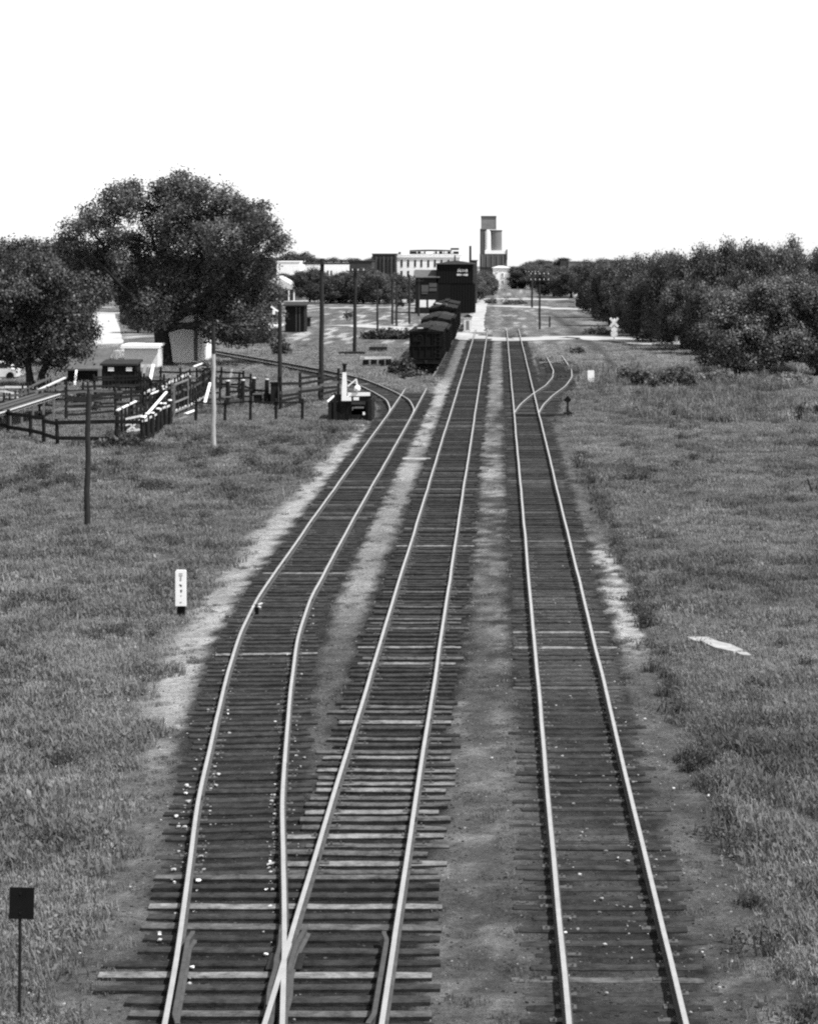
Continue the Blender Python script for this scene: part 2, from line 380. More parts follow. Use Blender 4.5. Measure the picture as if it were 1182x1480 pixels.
# ------------------------------------------------------------------ roads as sheets
def road(name, pts, width, m, z=.035, px=True, ragged=.25):
    p = [P(*q) for q in pts] if px else [Vector((q[0], q[1], 0)) for q in pts]
    q = smooth_path([(a.x, a.y) for a in p], 160)
    t = np.gradient(q, axis=0); t /= np.linalg.norm(t, axis=1)[:, None]; nrm = np.c_[-t[:, 1], t[:, 0]]
    K = 7; vs = []
    for j in range(K):
        u = (j / (K - 1) - .5) * width
        jit = (fbm(np.arange(160) * .16, np.full(160, j * 7.7), 5) - .5) * ragged * width * (1 if j in (0, K - 1) else .3)
        xy = q + nrm * (u + jit)[:, None]
        vs.append(np.c_[xy, np.maximum(hgt(xy[:, 0], xy[:, 1]), 0) + z])
    V = np.concatenate(vs); ii = np.arange(160 * K).reshape(K, 160)
    f = np.stack([ii[:-1, :-1], ii[:-1, 1:], ii[1:, 1:], ii[1:, :-1]], -1).reshape(-1, 4)
    return tag(link(name, npmesh(name, V, f[:, ::-1], [m], smooth=True)), None, None, None, 'structure')
road('crossing_road', [(505, 469), (560, 472.5), (605, 476.5), (650, 483), (690, 488.5), (735, 490.5), (775, 489.5), (815, 485.5), (870, 488.5), (965, 496), (1060, 503)], 6.5, M_road, .05, ragged=.5)
road('far_road', [(455, 443.5), (520, 444.5), (600, 443), (690, 441), (740, 442), (830, 446.5), (950, 450)], 6.0, M_road, .04, ragged=.9)
road('skyline_road', [(415, 436), (470, 434), (560, 434), (640, 433), (720, 431.5), (820, 432.5)], 10.0, M_road, .04, ragged=.9)
road('trackside_lane', [(689, 480), (690, 462), (694, 446), (700, 433)], 2.0, M_road, .06, ragged=.25)
road('side_street', [(156, 519), (157, 500), (155, 480), (152, 462), (150, 450)], 3.4, M_oldroad, .04, ragged=.1)
road('cross_street', [(90, 452.5), (140, 452), (200, 451)], 9, M_road, .05, ragged=.1)
road('driveway_strip', [(-30, 548), (5, 541), (25, 536)], 3.0, M_oldroad, .05)
# ------------------------------------------------------------------ railway tracks
RP = [(-.068, 0), (-.068, .014), (-.012, .032), (-.010, .112), (-.036, .122), (-.036, .150), (-.030, .158), (.030, .158), (.036, .150), (.036, .122), (.010, .112), (.012, .032), (.068, .014), (.068, 0)]
RAILZ = .078
def rail_mesh(name, path, off, z0=RAILZ, every=None, scale=1.0, taper=None):
    q = np.array(path); t = np.gradient(q, axis=0); t /= np.linalg.norm(t, axis=1)[:, None]; nr = np.c_[t[:, 1], -t[:, 0]]
    n = len(q); K = len(RP); V = np.zeros((n, K, 3))
    wob = (fbm(q[:, 1] * .18 + off * 3, q[:, 1] * 0, 77) - .5) * .035
    wz = (fbm(q[:, 1] * .15 + off * 5, q[:, 1] * 0, 78) - .5) * .02
    o = np.full(n, off) if np.isscalar(off) else off
    for j, (u, z) in enumerate(RP):
        xy = q + nr * (o + u * scale + wob)[:, None]
        V[:, j, :2] = xy; V[:, j, 2] = z0 + z * scale + wz
    ii = np.arange(n * K).reshape(n, K); r = np.roll(ii, -1, axis=1)
    f = np.stack([ii[:-1], r[:-1], r[1:], ii[1:]], -1)
    top = np.zeros((n - 1, K), int); top[:, [5, 6, 7]] = 1
    return npmesh(name, V.reshape(-1, 3), f.reshape(-1, 4), [M_railside, M_rail], top.ravel())
def tie_mesh(k, L=2.6, plates=True):
    b = MB(); r = random.Random(k); m = M_tie[[0, 2, 1, 0, 3, 0, 2, 1, 0, 0, 3, 2][k % 12]]
    w = r.uniform(.19, .24); n = 10; hz = .16
    vs = []
    for i in range(n + 1):
        x = -L / 2 + L * i / n
        dz = r.uniform(-.012, .012); dy = r.uniform(-.008, .008)
        ww = w * (1 if 0 < i < n else .86)
        for y, z in ((-ww / 2, -hz), (-ww / 2, -.02), (-ww / 2 + .022, r.uniform(-.006, .004)), (0, r.uniform(-.012, .003)), (ww / 2 - .022, r.uniform(-.006, .004)), (ww / 2, -.02), (ww / 2, -hz)):
            vs.append((x, y + dy, z + dz * .4))
    K = 7; fs = []; sd_ = []
    for i in range(n):
        for j in range(K - 1): (fs if j in (1, 2, 3, 4) else sd_).append((i * K + j, (i + 1) * K + j, (i + 1) * K + j + 1, i * K + j + 1))
    sd_.append(tuple(range(K))); sd_.append(tuple(n * K + j for j in range(K - 1, -1, -1)))
    o_ = len(b.v); b.add(vs, fs, m); k_ = b.mi(M_tie[2])
    for f_ in sd_: b.f.append(tuple(o_ + i_ for i_ in f_)); b.m.append(k_)
    if plates:
        for s in (-1, 1):
            b.box((s * G, 0, .006), (.29, w * .72, .014), M_plate)
            for dx in (-.085, .085): b.box((s * G + dx, r.uniform(-.05, .05), .03), (.03, .03, .05), M_plate)
    return b.mesh('tie')
TIE = [tie_mesh(k) for k in range(12)]
TIEZ = .072
def lay_ties(root, path, y0, y1, n_ind=100, skip=None, lift=0, spacing=.53, seed=1, pale=None):
    q = np.array(path); s = np.r_[0, np.cumsum(np.hypot(*np.diff(q, axis=0).T))]
    r = random.Random(seed); d = spacing * .5; spots = []
    DK = [0, 1, 3, 5, 6, 8, 9, 11]; PL = [2, 4, 7, 10]
    def pick(r, y): return r.choice(PL) if r.random() < (pale(y) if pale else .05) else r.choice(DK)
    while d < s[-1]:
        x = np.interp(d, s, q[:, 0]); y = np.interp(d, s, q[:, 1])
        x2 = np.interp(d + .4, s, q[:, 0]); y2 = np.interp(d + .4, s, q[:, 1])
        x1 = np.interp(d - .4, s, q[:, 0]); y1_ = np.interp(d - .4, s, q[:, 1])
        if y0 <= y <= y1 and not (skip and skip(y)):
            spots.append((x + r.gauss(0, .075), y, -math.atan2(x2 - x1, y2 - y1_) + r.gauss(0, .016), pick(r, y), r.uniform(.91, 1.05), TIEZ + r.uniform(-.028, .012) + lift))
        d += spacing + r.gauss(0, .034)
    V = []; Fq = []; Fm = []; off = 0
    rest = MB()
    for i, (x, y, a, k, sc, z) in enumerate(spots):
        if i < n_ind:
            o = link('tie', TIE[k], root); o.location = (x, y, z); o.rotation_euler.z = a + (math.pi if i % 3 == 0 else 0); o.scale = (sc, r.uniform(.8, 1.15), 1)
        else:
            rest.box((x, y, z - .08), (2.6 * sc, .22, .16), M_tie[[0, 0, 1, 2][k % 4]], a)
    if rest.v: tag(rest.build('ties', root), kind='stuff')
def sub(path, y0, y1): return np.array([p for p in path if y0 <= p[1] <= y1])

tm = thing('railway_track', 'straight middle railway track with weathered ties, between the curving siding and the right-hand track', 'railway track', (0, 0, 0))
for s in (-1, 1): link('rail', rail_mesh('rail', path_main[:272], s * G), tm)
FROGZONE = (26.0, 35.2)
lay_ties(tm, path_main, 24, 250, 100, lambda y: FROGZONE[0] <= y <= FROGZONE[1], seed=3, pale=lambda y: .8 if y < 47 else (.25 if y < 66 else .05))
tr = thing('railway_track', 'straight railway track on the right, dirt-filled with pale stones scattered between its rails', 'railway track', (0, 0, 0))
for s in (-1, 1): link('rail', rail_mesh('rail', path_right[:272], s * G), tr)
lay_ties(tr, path_right, 24, 250, 100, lift=-.036, seed=5)
ts = thing('railway_track', 'curving siding on the left that leaves the middle track at the frog', 'railway track', (0, 0, 0))
for s in (-1, 1): link('rail', rail_mesh('rail', path_sid, s * G), ts)
lay_ties(ts, path_sid, 24, 300, 86, lambda y: FROGZONE[0] <= y <= FROGZONE[1], seed=8, lift=-.026, pale=lambda y: .03)
# long switch ties under both tracks at the frog
r = random.Random(4); y = FROGZONE[0] + .1; k = 0
while y < FROGZONE[1]:
    x0 = float(sid(y)) - 1.32 + r.gauss(0, .05); x1 = XM + 1.32 + r.gauss(0, .06)
    if 29.6 < y < 30.9: x0 -= .45
    if y > 33.6: x1 = XM + 1.3; x0 = float(sid(y)) - 1.3
    me = tie_mesh(50 + k, x1 - x0, False)
    o = link('switch_tie', me, ts); o.location = ((x0 + x1) / 2, y, TIEZ + r.uniform(-.015, .008)); o.rotation_euler.z = r.gauss(0, .012)
    y += .53 + r.gauss(0, .02); k += 1
# frog, wing rails and guard rails
yf = min(np.arange(27, 34, .02), key=lambda yy: abs((sid(yy) + G) - (XM - G)))
b = MB()
b.box((XM - G + .0, yf + .35, RAILZ + .06), (.17, 1.5, .10), M_railside)
b.box((XM - G, yf + .25, RAILZ + .012), (.5, .7, .02), M_iron)
b.prism([(XM - G - .04, yf + .1), (XM - G + .04, yf + .1), (XM - G + .05, yf + .6), (XM - G - .05, yf + .6)], 'z', RAILZ + .08, RAILZ + .157, M_rail)
b.build('frog', ts)
def guard(y0, y1, cx, side, root):
    yy = np.linspace(y0, y1, 40); u = np.abs(np.linspace(-1, 1, 40))
    x = np.array([cx(v) for v in yy]) + side * (.115 + .06 * sstep(.78, 1, u))
    me = rail_mesh('guard_rail', np.c_[x, yy], 0.0, scale=.93)
    me.materials[1] = M_railside
    return link('guard_rail', me, root)
guard(yf - 2.6, yf + 1.2, lambda v: float(sid(v)) - G, 1, ts)
guard(yf - 2.6, yf + 1.2, lambda v: XM + G, -1, tm)
for side in (-1, 1):
    yy = np.linspace(yf - 1.9, yf + 1.5, 40)
    x = np.where(yy < yf, np.array([(sid(v) + G) if side < 0 else XM - G for v in yy]) , XM - G) + side * (.11 + .07 * sstep(.3, 1.5, np.abs(yy - yf - .1)))
    me = rail_mesh('wing_rail', np.c_[x, yy], 0.0, scale=.92); me.materials[1] = M_railside
    link('wing_rail', me, ts)
# rail joints
def joints(root, path, ys):
    for y in ys:
        x = np.interp(y, path[:, 1], path[:, 0])
        for s in (-1, 1):
            yy = y + (2.5 if s > 0 else 0)
            xx = float(np.interp(yy, path[:, 1], path[:, 0])) + s * G
            b = MB()
            for e in (-1, 1): b.box((e * .032, 0, RAILZ + .07), (.03, .6, .075), M_plate)
            o = b.build('joint_bar', root); o.location = (xx, yy, 0)
            o.rotation_euler.z = -math.atan2(float(np.interp(yy + .5, path[:, 1], path[:, 0])) - float(np.interp(yy - .5, path[:, 1], path[:, 0])), 1.0)
joints(tm, path_main, np.arange(36, 120, 10)); joints(tr, path_right, np.arange(33, 120, 10)); joints(ts, path_sid, np.arange(40, 120, 10))

tl = thing('railway_track', 'sharply curving spur branching left past the stock pens', 'railway track', (0, 0, 0))
for s in (-1, 1): link('rail', rail_mesh('rail', path_lsp[8:], s * G, z0=RAILZ - .004), tl)
lay_ties(tl, path_lsp, 146, 236, 60, seed=21)
tq = thing('railway_track', 'short spur bending right from the right-hand track into the weeds', 'railway track', (0, 0, 0))
for s in (-1, 1): link('rail', rail_mesh('rail', path_rsp[14:], s * G, z0=RAILZ - .004), tq)
lay_ties(tq, path_rsp, 146, 207, 60, seed=22)

# switch stand beside the right-hand turnout, its long headblock ties reach out to it
p = P(820, 599)
t = thing('switch_stand', 'small dark switch stand at the end of a long tie, right of the tracks', 'switch stand', p)
b = MB(); b.box((0, 0, .12), (.5, .45, .24), M_iron); b.tube([(0, 0, .24), (0, 0, .85)], [.09, .06], M_iron); b.build('stand', t)
b = MB(); b.box((0, 0, 1.0), (.34, .05, .34), M_black, ry=R(45)); b.build('target', t)
b = MB(); b.beam((0, -.02, .35), (.42, -.2, .12), .05, .05, M_iron); b.build('lever', t)
b = MB(); b.beam((-3.4, -.1, .05), (.3, -.1, .05), .24, .14, M_tie[2]); b.beam((-3.4, .55, .05), (.2, .55, .05), .24, .14, M_tie[2]); b.build('headblock_tie', t)

# white rail-side marker boards
def marker(name, label, px, py, wpx, hpx, dark_px, marks, cat):
    p = P(px, py); s = S(py); w = wpx / s; h = hpx / s; z0 = dark_px / s
    t = thing(name, label, cat, p)
    b = MB(); b.box((0, .05, (z0 + .15) / 2 - .1), (w * .72, .12, z0 + .35), M_black); b.build('post', t)
    b = MB(); b.prism([(-w / 2, z0), (w / 2, z0), (w / 2, z0 + h - .03), (w / 2 - .03, z0 + h), (-w / 2 + .03, z0 + h), (-w / 2, z0 + h - .03)], 'y', -.06, .0, M_white); bo = b.build('board', t)
    if marks:
        b = MB(); u = h / 11.5
        def st(x, y, a, c): b.box((x, -.063, z0 + h - y * u), (a, .004, c), M_iron)
        faint = mat('faded_lettering', .30, .2, 9, .9)
        def sf(x, y, a, c): b.box((x, -.063, z0 + h - y * u), (a, .004, c), faint)
        sf(-.0, 1.15, .095, .028); sf(0, 1.75, .11, .022); sf(0, 2.3, .04, .06); sf(0, 3.1, .045, .055)
        st(-.01, 4.75, .055, .028); st(.012, 5.05, .035, .05)
        st(.015, 6.45, .05, .03); st(.012, 6.8, .034, .06); sf(.01, 8.2, .03, .03); sf(0, 10.3, .05, .03)
        b.build('lettering', bo)
    return t
marker('marker_post', 'white painted marker post with small dark lettering and black foot in the left grass', 262, 889, 15.5, 52, 18, True, 'marker post')
marker('marker_post', 'short white marker board on a black stub right of the spur', 853.5, 555, 9.5, 17, 4.5, False, 'marker post')
# dark sign seen from behind, bottom left
p = P(28.5, 1461); s = S(1461)
t = thing('trackside_sign', 'dark square sign on a thin pole, near the lower left corner', 'sign', p)
b = MB(); b.tube([(0, 0, -.1), (.01, 0, 1.43)], [.021, .021], M_iron, 10); b.build('pole', t)
b = MB(); b.box((.035, -.02, 1.53), (.325, .012, .415), M_black, ry=R(1.2)); b.build('panel', t)
b = MB()
for z in (1.4, 1.66): b.box((.02, -.028, z), (.03, .008, .03), M_iron)
b.build('bolt', t)

# crossbuck at the road crossing
p = P(887, 490)
t = thing('crossing_sign', 'white crossbuck railway crossing sign beside the pale crossing road', 'crossing sign', p)
b = MB(); b.tube([(0, 0, -.1), (0, 0, 2.45)], [.085, .085], M_white); b.build('post', t)
for a in (48, -48):
    b = MB(); b.box((0, -.1 if a > 0 else -.135, 2.0), (1.35, .03, .26), M_white, ry=R(a)); bo = b.build('crossarm', t)
    b = MB()
    for k in range(-4, 5):
        if abs(k) > 0: b.box((k * .125 * math.cos(R(a)), (-.12 if a > 0 else -.155), 2.0 - k * .125 * math.sin(R(a))), (.012, .006, .05), M_grey, ry=R(a))
    b.build('lettering', bo)
b = MB()
pts = [(.34 * math.cos(q * math.pi / 8), 1.18 + .28 * math.sin(q * math.pi / 8)) for q in range(16)]
b.prism(pts, 'y', -.13, -.10, M_white); b.build('lower_plate', t)
b = MB(); b.prism([(-.42, .55), (0, .18), (.42, .55), (.36, .92), (-.36, .92)], 'y', -.13, -.10, M_white); b.build('base_plate', t)

# fallen slab and small trackside objects
a = P(1000, 919); c = P(1068, 941)
d = (c - a); b = MB()
pts = [(-1.12, -.14), (-.6, -.19), (-.1, -.15), (.5, -.2), (1.15, -.1), (1.05, .12), (.3, .19), (-.3, .14), (-.9, .2)]
b.prism([(p_[0], p_[1] * 1.5) for p_ in pts], 'z', -.1, .045, M_slab)
b.prism([(1.2, -.12), (1.6, -.16), (1.75, .02), (1.3, .14)], 'z', -.1, .03, M_slab)
tag(b.build('concrete_slab', None, ((a.x + c.x) / 2, (a.y + c.y) / 2, .06)), 'pale broken slab lying in the grass right of the tracks', 'slab').rotation_euler.z = math.atan2(d.y, d.x)
for (px, py, lab, sz) in ((597, 643, 'pale plank stub lying beside the left siding', (.45, .2, .07)), (602, 661, 'bleached plank lying across the earth between siding and middle track', (1.35, .14, .06)), (505, 613, 'pale boards on the ground in front of the loading chute', (1.7, .5, .06))):
    q = P(px, py); b = MB(); b.box((0, 0, sz[2] / 2), sz, M_grey if sz[0] < 1 else M_pale, rz=R(3)); b.box((.1, sz[1] * .7, sz[2] * .4), (sz[0] * .8, sz[1] * .4, sz[2] * .7), M_grey, rz=R(-3))
    tag(b.build('plank', None, q), lab, 'plank')
# broken pale objects caught on the siding's left rail
q = P(371, 884); b = MB(); b.beam((-.12, -.1, .25), (.14, .16, .31), .05, .03, M_pale); b.beam((-.1, .12, .27), (.12, -.12, .24), .06, .03, M_pale); b.box((.0, 0, .15), (.12, .1, .3), M_iron)
tag(b.build('rail_clamp', None, (q.x, q.y, 0)), 'small pale iron clamp fixed to the left rail of the siding', 'rail clamp')

# ------------------------------------------------------------------ poles
def pole(label, px, py, top, wpx, m=None, arm=None, lean=0.0, group=None, ins=None, name='telegraph_pole'):
    p = P(px, py); s = S(py); h = (py - top) / s * (1.0); r0 = wpx / s / 2
    t = thing(name, label, 'pole', p, group=group)
    b = MB(); n = 7
    b.tube([(lean * h * i / n + .02 * math.sin(i * 2.1 + px), .015 * math.cos(i * 1.7), -.2 + (h + .2) * i / n) for i in range(n + 1)], [r0 * (1.06 - .22 * i / n) for i in range(n + 1)], m or M_pole, 10)
    b.build('shaft', t)
    if arm:
        for (z, x0, x1) in arm:
            b = MB(); b.beam((x0 + lean * h, -r0 - .04, h - z), (x1 + lean * h, -r0 - .04, h - z), .11, .11, M_pole); ao = b.build('crossarm', t)
            b = MB(); k = max(2, int((x1 - x0) / .5))
            for i in range(k + 1):
                x = x0 + .08 + (x1 - x0 - .16) * i / k + lean * h
                b.tube([(x, -r0 - .04, h - z + .05), (x, -r0 - .04, h - z + .2), (x, -r0 - .04, h - z + .24)], [.04, .055, .03], M_dirtywhite if ins else M_iron, 6)
            tag(b.build('insulator_row', ao), 'row of small pegs on the crossarm')
    return t
pole('dark bare post standing alone in the left grass', 126, 757, 563, 8.5, M_pole, lean=.012, name='bare_post')
pole('bleached white pole in front of the big tree', 309, 648, 508, 6.8, M_palepole, lean=-.002)
t_ = [o for o in col.objects if o.name.startswith('telegraph_pole') and o.get('label', '').startswith('bleached white')][0]
b = MB(); b.tube([(-.01, 0, 4.9), (-.01, .02, 6.3)], [.105, .098], M_pole, 10); tag(b.build('upper_shaft', t_), 'dark unbleached upper end')
t = pole('dark pole with a pale bracket near the tree edge, left of the taller pole', 404.5, 581, 437, 6.5, M_pole)
b = MB(); b.beam((-.1, -.15, 6.1), (-.55, -.25, 6.42), .09, .1, M_white); b.beam((-.35, -.2, 6.2), (-.38, -.2, 5.9), .18, .16, M_white); b.build('bracket', t)
pole('tall dark telegraph pole with one crossarm, behind the plank fence', 464, 578, 372, 7.0, M_pole, arm=[(.35, -1.3, 1.9)], lean=.008)
pole('dark pole in the middle distance with dark brush at its foot', 512.5, 510, 386, 5.2, M_pole, arm=[(.3, -.9, .9)], lean=.009, ins=True)
for (px, py, top, lab) in ((545.5, 479, 398, 'thin far pole, leftmost of the row in front of the white building'), (567, 468, 400, 'thin far pole just left of its close neighbour'), (573, 471, 402, 'thin far pole just right of its close neighbour'), (591.5, 467, 396, 'thin far pole before the white building wall'), (605, 456, 402, 'thin far pole beside the feed mill wall')):
    pole(lab, px, py, top, 3.0, M_pole, arm=[(.3, -.8, .8)], group='far poles left of the train')
pole('dark pole with a bushy crossarm right of the tracks, nearer of two', 779.5, 475, 392, 3.0, M_pole, arm=[(.35, -1.2, 1.2), (1.1, -1.2, 1.2)], ins=True, group='poles right of the tracks')
pole('dark pole right of the tracks, farther of two', 768.5, 444, 390, 2.8, M_pole, arm=[(.35, -1.2, 1.2)], ins=True, group='poles right of the tracks')
pole('short dark stub post in the grass right of the far poles', 794, 472, 456, 2.6, M_pole, name='stub_post')
# ------------------------------------------------------------------ train
def boxcar(label, y, hatch=False):
    t = thing('boxcar', label, 'boxcar', (-6.02, y, .236), group='boxcars standing on the siding')
    W, Ln, z0, z1 = 2.62, 11.6, 1.0, 3.25
    b = MB(); b.box((0, Ln / 2, (z0 + z1) / 2), (W, Ln, z1 - z0), M_car)
    for i in range(14):
        yy = .25 + i * (Ln - .5) / 13
        for s in (-1, 1): b.box((s * (W / 2 + .035), yy, (z0 + z1) / 2), (.07, .09, z1 - z0 - .1), M_car)
    for x in (-1.05, -.52, 0, .52, 1.05): b.box((x, -.03, (z0 + z1) / 2), (.09, .06, z1 - z0 - .1), M_car)
    for z in (z0 + .1, z0 + 1.1, z1 - .08): b.box((0, -.04, z), (W, .08, .1), M_car)
    b.build('body', t)
    b = MB(); b.prism([(-W / 2 - .08, z1), (W / 2 + .08, z1), (W / 2 + .08, z1 + .06), (.3, z1 + .24), (-.3, z1 + .24), (-W / 2 - .08, z1 + .06)], 'y', -.1, Ln + .1, M_carroof); b.build('roof', t)
    b = MB(); b.box((0, Ln / 2, z1 + .33), (.46, Ln + .5, .05), M_oldwood); b.box((-.85, .15, z1 + .24), (.7, .5, .04), M_oldwood)
    b.build('running_board', t)
    b = MB(); b.box((1.34, Ln / 2, (z0 + z1) / 2), (.06, 1.9, z1 - z0 - .15), M_car); b.build('door', t)
    b = MB()
    for i in range(7): b.box((.95, -.09, z0 + .15 + i * .33), (.42, .03, .03), M_iron)
    for x in (.75, 1.15): b.box((x, -.07, (z0 + z1) / 2), (.03, .03, 2.2), M_iron)
    b.build('ladder', t)
    b = MB(); ring = [(-.55 + .26 * math.cos(a * math.pi / 8), -.16, 2.75 + .26 * math.sin(a * math.pi / 8)) for a in range(17)]
    b.tube(ring, [.022] * 17, M_iron, 6); b.beam((-.8, -.16, 2.75), (-.3, -.16, 2.75), .03, .03, M_iron); b.beam((-.55, -.16, 2.5), (-.55, -.16, 3.0), .03, .03, M_iron); b.build('brake_wheel', t)
    b = MB(); b.box((0, Ln / 2, .84), (1.1, Ln - .2, .3), M_iron); b.box((0, .1, .8), (2.4, .2, .3), M_iron); b.box((0, Ln - .1, .8), (2.4, .2, .3), M_iron)
    b.beam((0, .1, .8), (0, -.48, .8), .22, .26, M_iron); b.beam((0, Ln - .1, .8), (0, Ln + .4, .8), .22, .26, M_iron); b.build('underframe', t)
    for yc in (2.0, Ln - 2.0):
        b = MB()
        for s in (-1, 1): b.box((s * .95, yc, .5), (.16, 2.2, .28), M_iron)
        b.box((0, yc, .52), (1.9, .4, .25), M_iron); tr_ = b.build('truck_frame', t)
        for dy in (-.82, .82):
            b = MB()
            for s in (-1, 1): b.tube([(s * .68, yc + dy, .42), (s * .81, yc + dy, .42)], [.42, .42], M_iron, 16)
            b.tube([(-.95, yc + dy, .42), (.95, yc + dy, .42)], [.08, .08], M_iron, 6); b.build('wheelset', tr_)
    if hatch:
        b = MB(); b.box((-.55, 2.2, z1 + .22), (.5, .7, .10), M_pale); b.box((.2, 7.6, z1 + .37), (.5, .4, .06), M_grey); b.build('roof_hatch', t)
    return t
def coal_hopper(label, y, z1=3.0, seed=1):
    t = thing('coal_hopper', label, 'hopper car', (-6.02, y, .236), group='coal hoppers standing on the siding')
    W, Ln, z0 = 2.75, 11.4, 1.0; r = random.Random(seed)
    b = MB(); b.box((0, Ln / 2, (z0 + z1) / 2), (W, Ln, z1 - z0), M_car)
    for i in range(10):
        for s in (-1, 1): b.box((s * (W / 2 + .06), .3 + i * (Ln - .6) / 9, (z0 + z1) / 2), (.12, .14, z1 - z0), M_car)
    for s in (-1, 1): b.box((s * (W / 2 + .05), Ln / 2, z1 - .06), (.16, Ln + .1, .14), M_carroof)
    b.box((0, -.03, z1 - .06), (W, .12, .14), M_carroof); b.build('body', t)
    nx_, ny_ = 9, 26; vs = []
    for j in range(ny_ + 1):
        for i in range(nx_ + 1):
            u = i / nx_ * 2 - 1; v = j / ny_
            hh = (1 - u * u) * .34 * (.55 + .45 * abs(math.sin(v * 9.4 + seed))) * min(1, v * 8, (1 - v) * 8) + r.uniform(-.1, .13)
            vs.append((u * (W / 2 - .06), .08 + v * (Ln - .16), z1 + .02 + max(hh, -.02)))
    b = MB(); b.add(vs, [(j * (nx_ + 1) + i, j * (nx_ + 1) + i + 1, (j + 1) * (nx_ + 1) + i + 1, (j + 1) * (nx_ + 1) + i) for j in range(ny_) for i in range(nx_)], mat('coal', .012, .7, 9, .6, bump=.5, spec=.3)); b.build('coal_load', t)
    b = MB()
    for yc in (2.9, 5.7, 8.5): b.prism([(yc - 1.2, 1.0), (yc + 1.2, 1.0), (yc + .3, .45), (yc - .3, .45)], 'x', -1.0, 1.0, M_car)
    b.build('hopper_bay', t)
    b = MB(); b.box((0, Ln / 2, .84), (.6, Ln - .2, .3), M_iron); b.beam((0, .1, .8), (0, -.48, .8), .22, .26, M_iron); b.beam((0, Ln - .1, .8), (0, Ln + .4, .8), .22, .26, M_iron); b.build('underframe', t)
    for yc in (1.7, Ln - 1.7):
        b = MB()
        for s in (-1, 1): b.box((s * .95, yc, .5), (.16, 2.2, .28), M_iron)
        b.box((0, yc, .52), (1.9, .4, .25), M_iron); tr_ = b.build('truck_frame', t)
        for dy in (-.82, .82):
            b = MB()
            for s in (-1, 1): b.tube([(s * .68, yc + dy, .42), (s * .81, yc + dy, .42)], [.42, .42], M_iron, 16)
            b.tube([(-.95, yc + dy, .42), (.95, yc + dy, .42)], [.08, .08], M_iron, 6); b.build('wheelset', tr_)
    return t
boxcar('sooty black boxcar at the near end of the string on the siding', 178.5, True)
coal_hopper('low coal-laden hopper car right behind the near boxcar', 191.6, 3.05, 2)
boxcar('sooty boxcar between the two coal-laden hoppers', 204.6).scale = (1, 1, 1.04)
coal_hopper('coal-laden hopper car in the middle of the string', 217.6, 3.2, 5)
t = boxcar('taller sooty boxcar second from the far end of the string', 230.6); t.scale = (1.05, 1, 1.16)
b = MB(); b.beam((-.9, 6, 3.65), (.25, 6.3, 3.5), .3, .1, M_pale); tag(b.build('roof_walk', t), 'pale plank on the roof')
boxcar('sooty boxcar at the far end of the string', 243.6).scale = (1.05, 1, 1.2)

# ------------------------------------------------------------------ buildings
def zof(py, ybase, H0=10.0): return H0 - (py - VY) / S_(ybase)
def S_(yb): return (yb - VY) / 10.0
def wx(px, yb): return (px - VX) / S_(yb)
def house(name, label, cat, x0, x1, ytop, yb, depth, wallm, roofm, roof='flat', rh=None, group=None, eave=.3, parapet=None):
    """front wall spans photo columns x0..x1, eave at row ytop, foot at row yb"""
    s = S_(yb); d = Yof(yb); w = (x1 - x0) / s; h = (yb - ytop) / s; cx = ((x0 + x1) / 2 - VX) / s
    t = thing(name, label, cat, (cx, d, 0), group=group); t['w'] = w; t['h'] = h
    b = MB(); b.box((0, depth / 2, h / 2), (w, depth, h), wallm); b.build('wall', t)
    rh = rh or w * .25
    if roof == 'flat':
        b = MB(); b.box((0, depth / 2, h + .09), (w + .3, depth + .3, .18), roofm); b.build('roof', t)
    elif roof == 'gable_x':      # ridge runs away from camera
        b = MB(); b.prism([(-w / 2 - eave, h - .08), (w / 2 + eave, h - .08), (w / 2 + eave, h + .06), (0, h + rh), (-w / 2 - eave, h + .06)], 'y', -eave, depth + eave, roofm); b.build('roof', t)
    elif roof == 'gable_y':      # ridge runs across
        b = MB(); b.prism([(-eave, h - .06), (depth + eave, h - .06), (depth + eave, h + .06), (depth / 2, h + rh), (-eave, h + .06)], 'x', -w / 2 - eave, w / 2 + eave, roofm); b.build('roof', t)
    elif roof == 'shed':         # slopes towards camera
        b = MB(); b.prism([(-eave, h - .02), (depth + eave, h + rh - .02), (depth + eave, h + rh + .12), (-eave, h + .12)], 'x', -w / 2 - eave, w / 2 + eave, roofm); b.build('roof', t)
    elif roof == 'hip':
        b = MB(); e = eave; b.add([(-w / 2 - e, -e, h), (w / 2 + e, -e, h), (w / 2 + e, depth + e, h), (-w / 2 - e, depth + e, h), (-w * .15, depth * .45, h + rh), (w * .15, depth * .55, h + rh)], [(0, 1, 5, 4), (1, 2, 5), (2, 3, 4, 5), (3, 0, 4), (0, 3, 2, 1)], roofm); b.build('roof', t)
    return t, w, h, s
def window(t, x, z, w, h, pane=M_glass, frame=None, y=-.03, sill=True):
    b = MB(); b.box((x, y, z), (w, .08, h), pane); o = b.build('window', t)
    if frame:
        b = MB()
        for sx in (-1, 1): b.box((x + sx * (w / 2 + .06), y - .03, z), (.12, .12, h + .24), frame)
        b.box((x, y - .035, z + h / 2 + .06), (w, .12, .12), frame); b.box((x, y - .03, z), (.06, .1, h), frame); b.build('frame', o)
    if sill:
        b = MB(); b.box((x, y - .05, z - h / 2 - .07), (w + .3, .16, .12), frame or M_grey); b.build('sill', o)
    return o

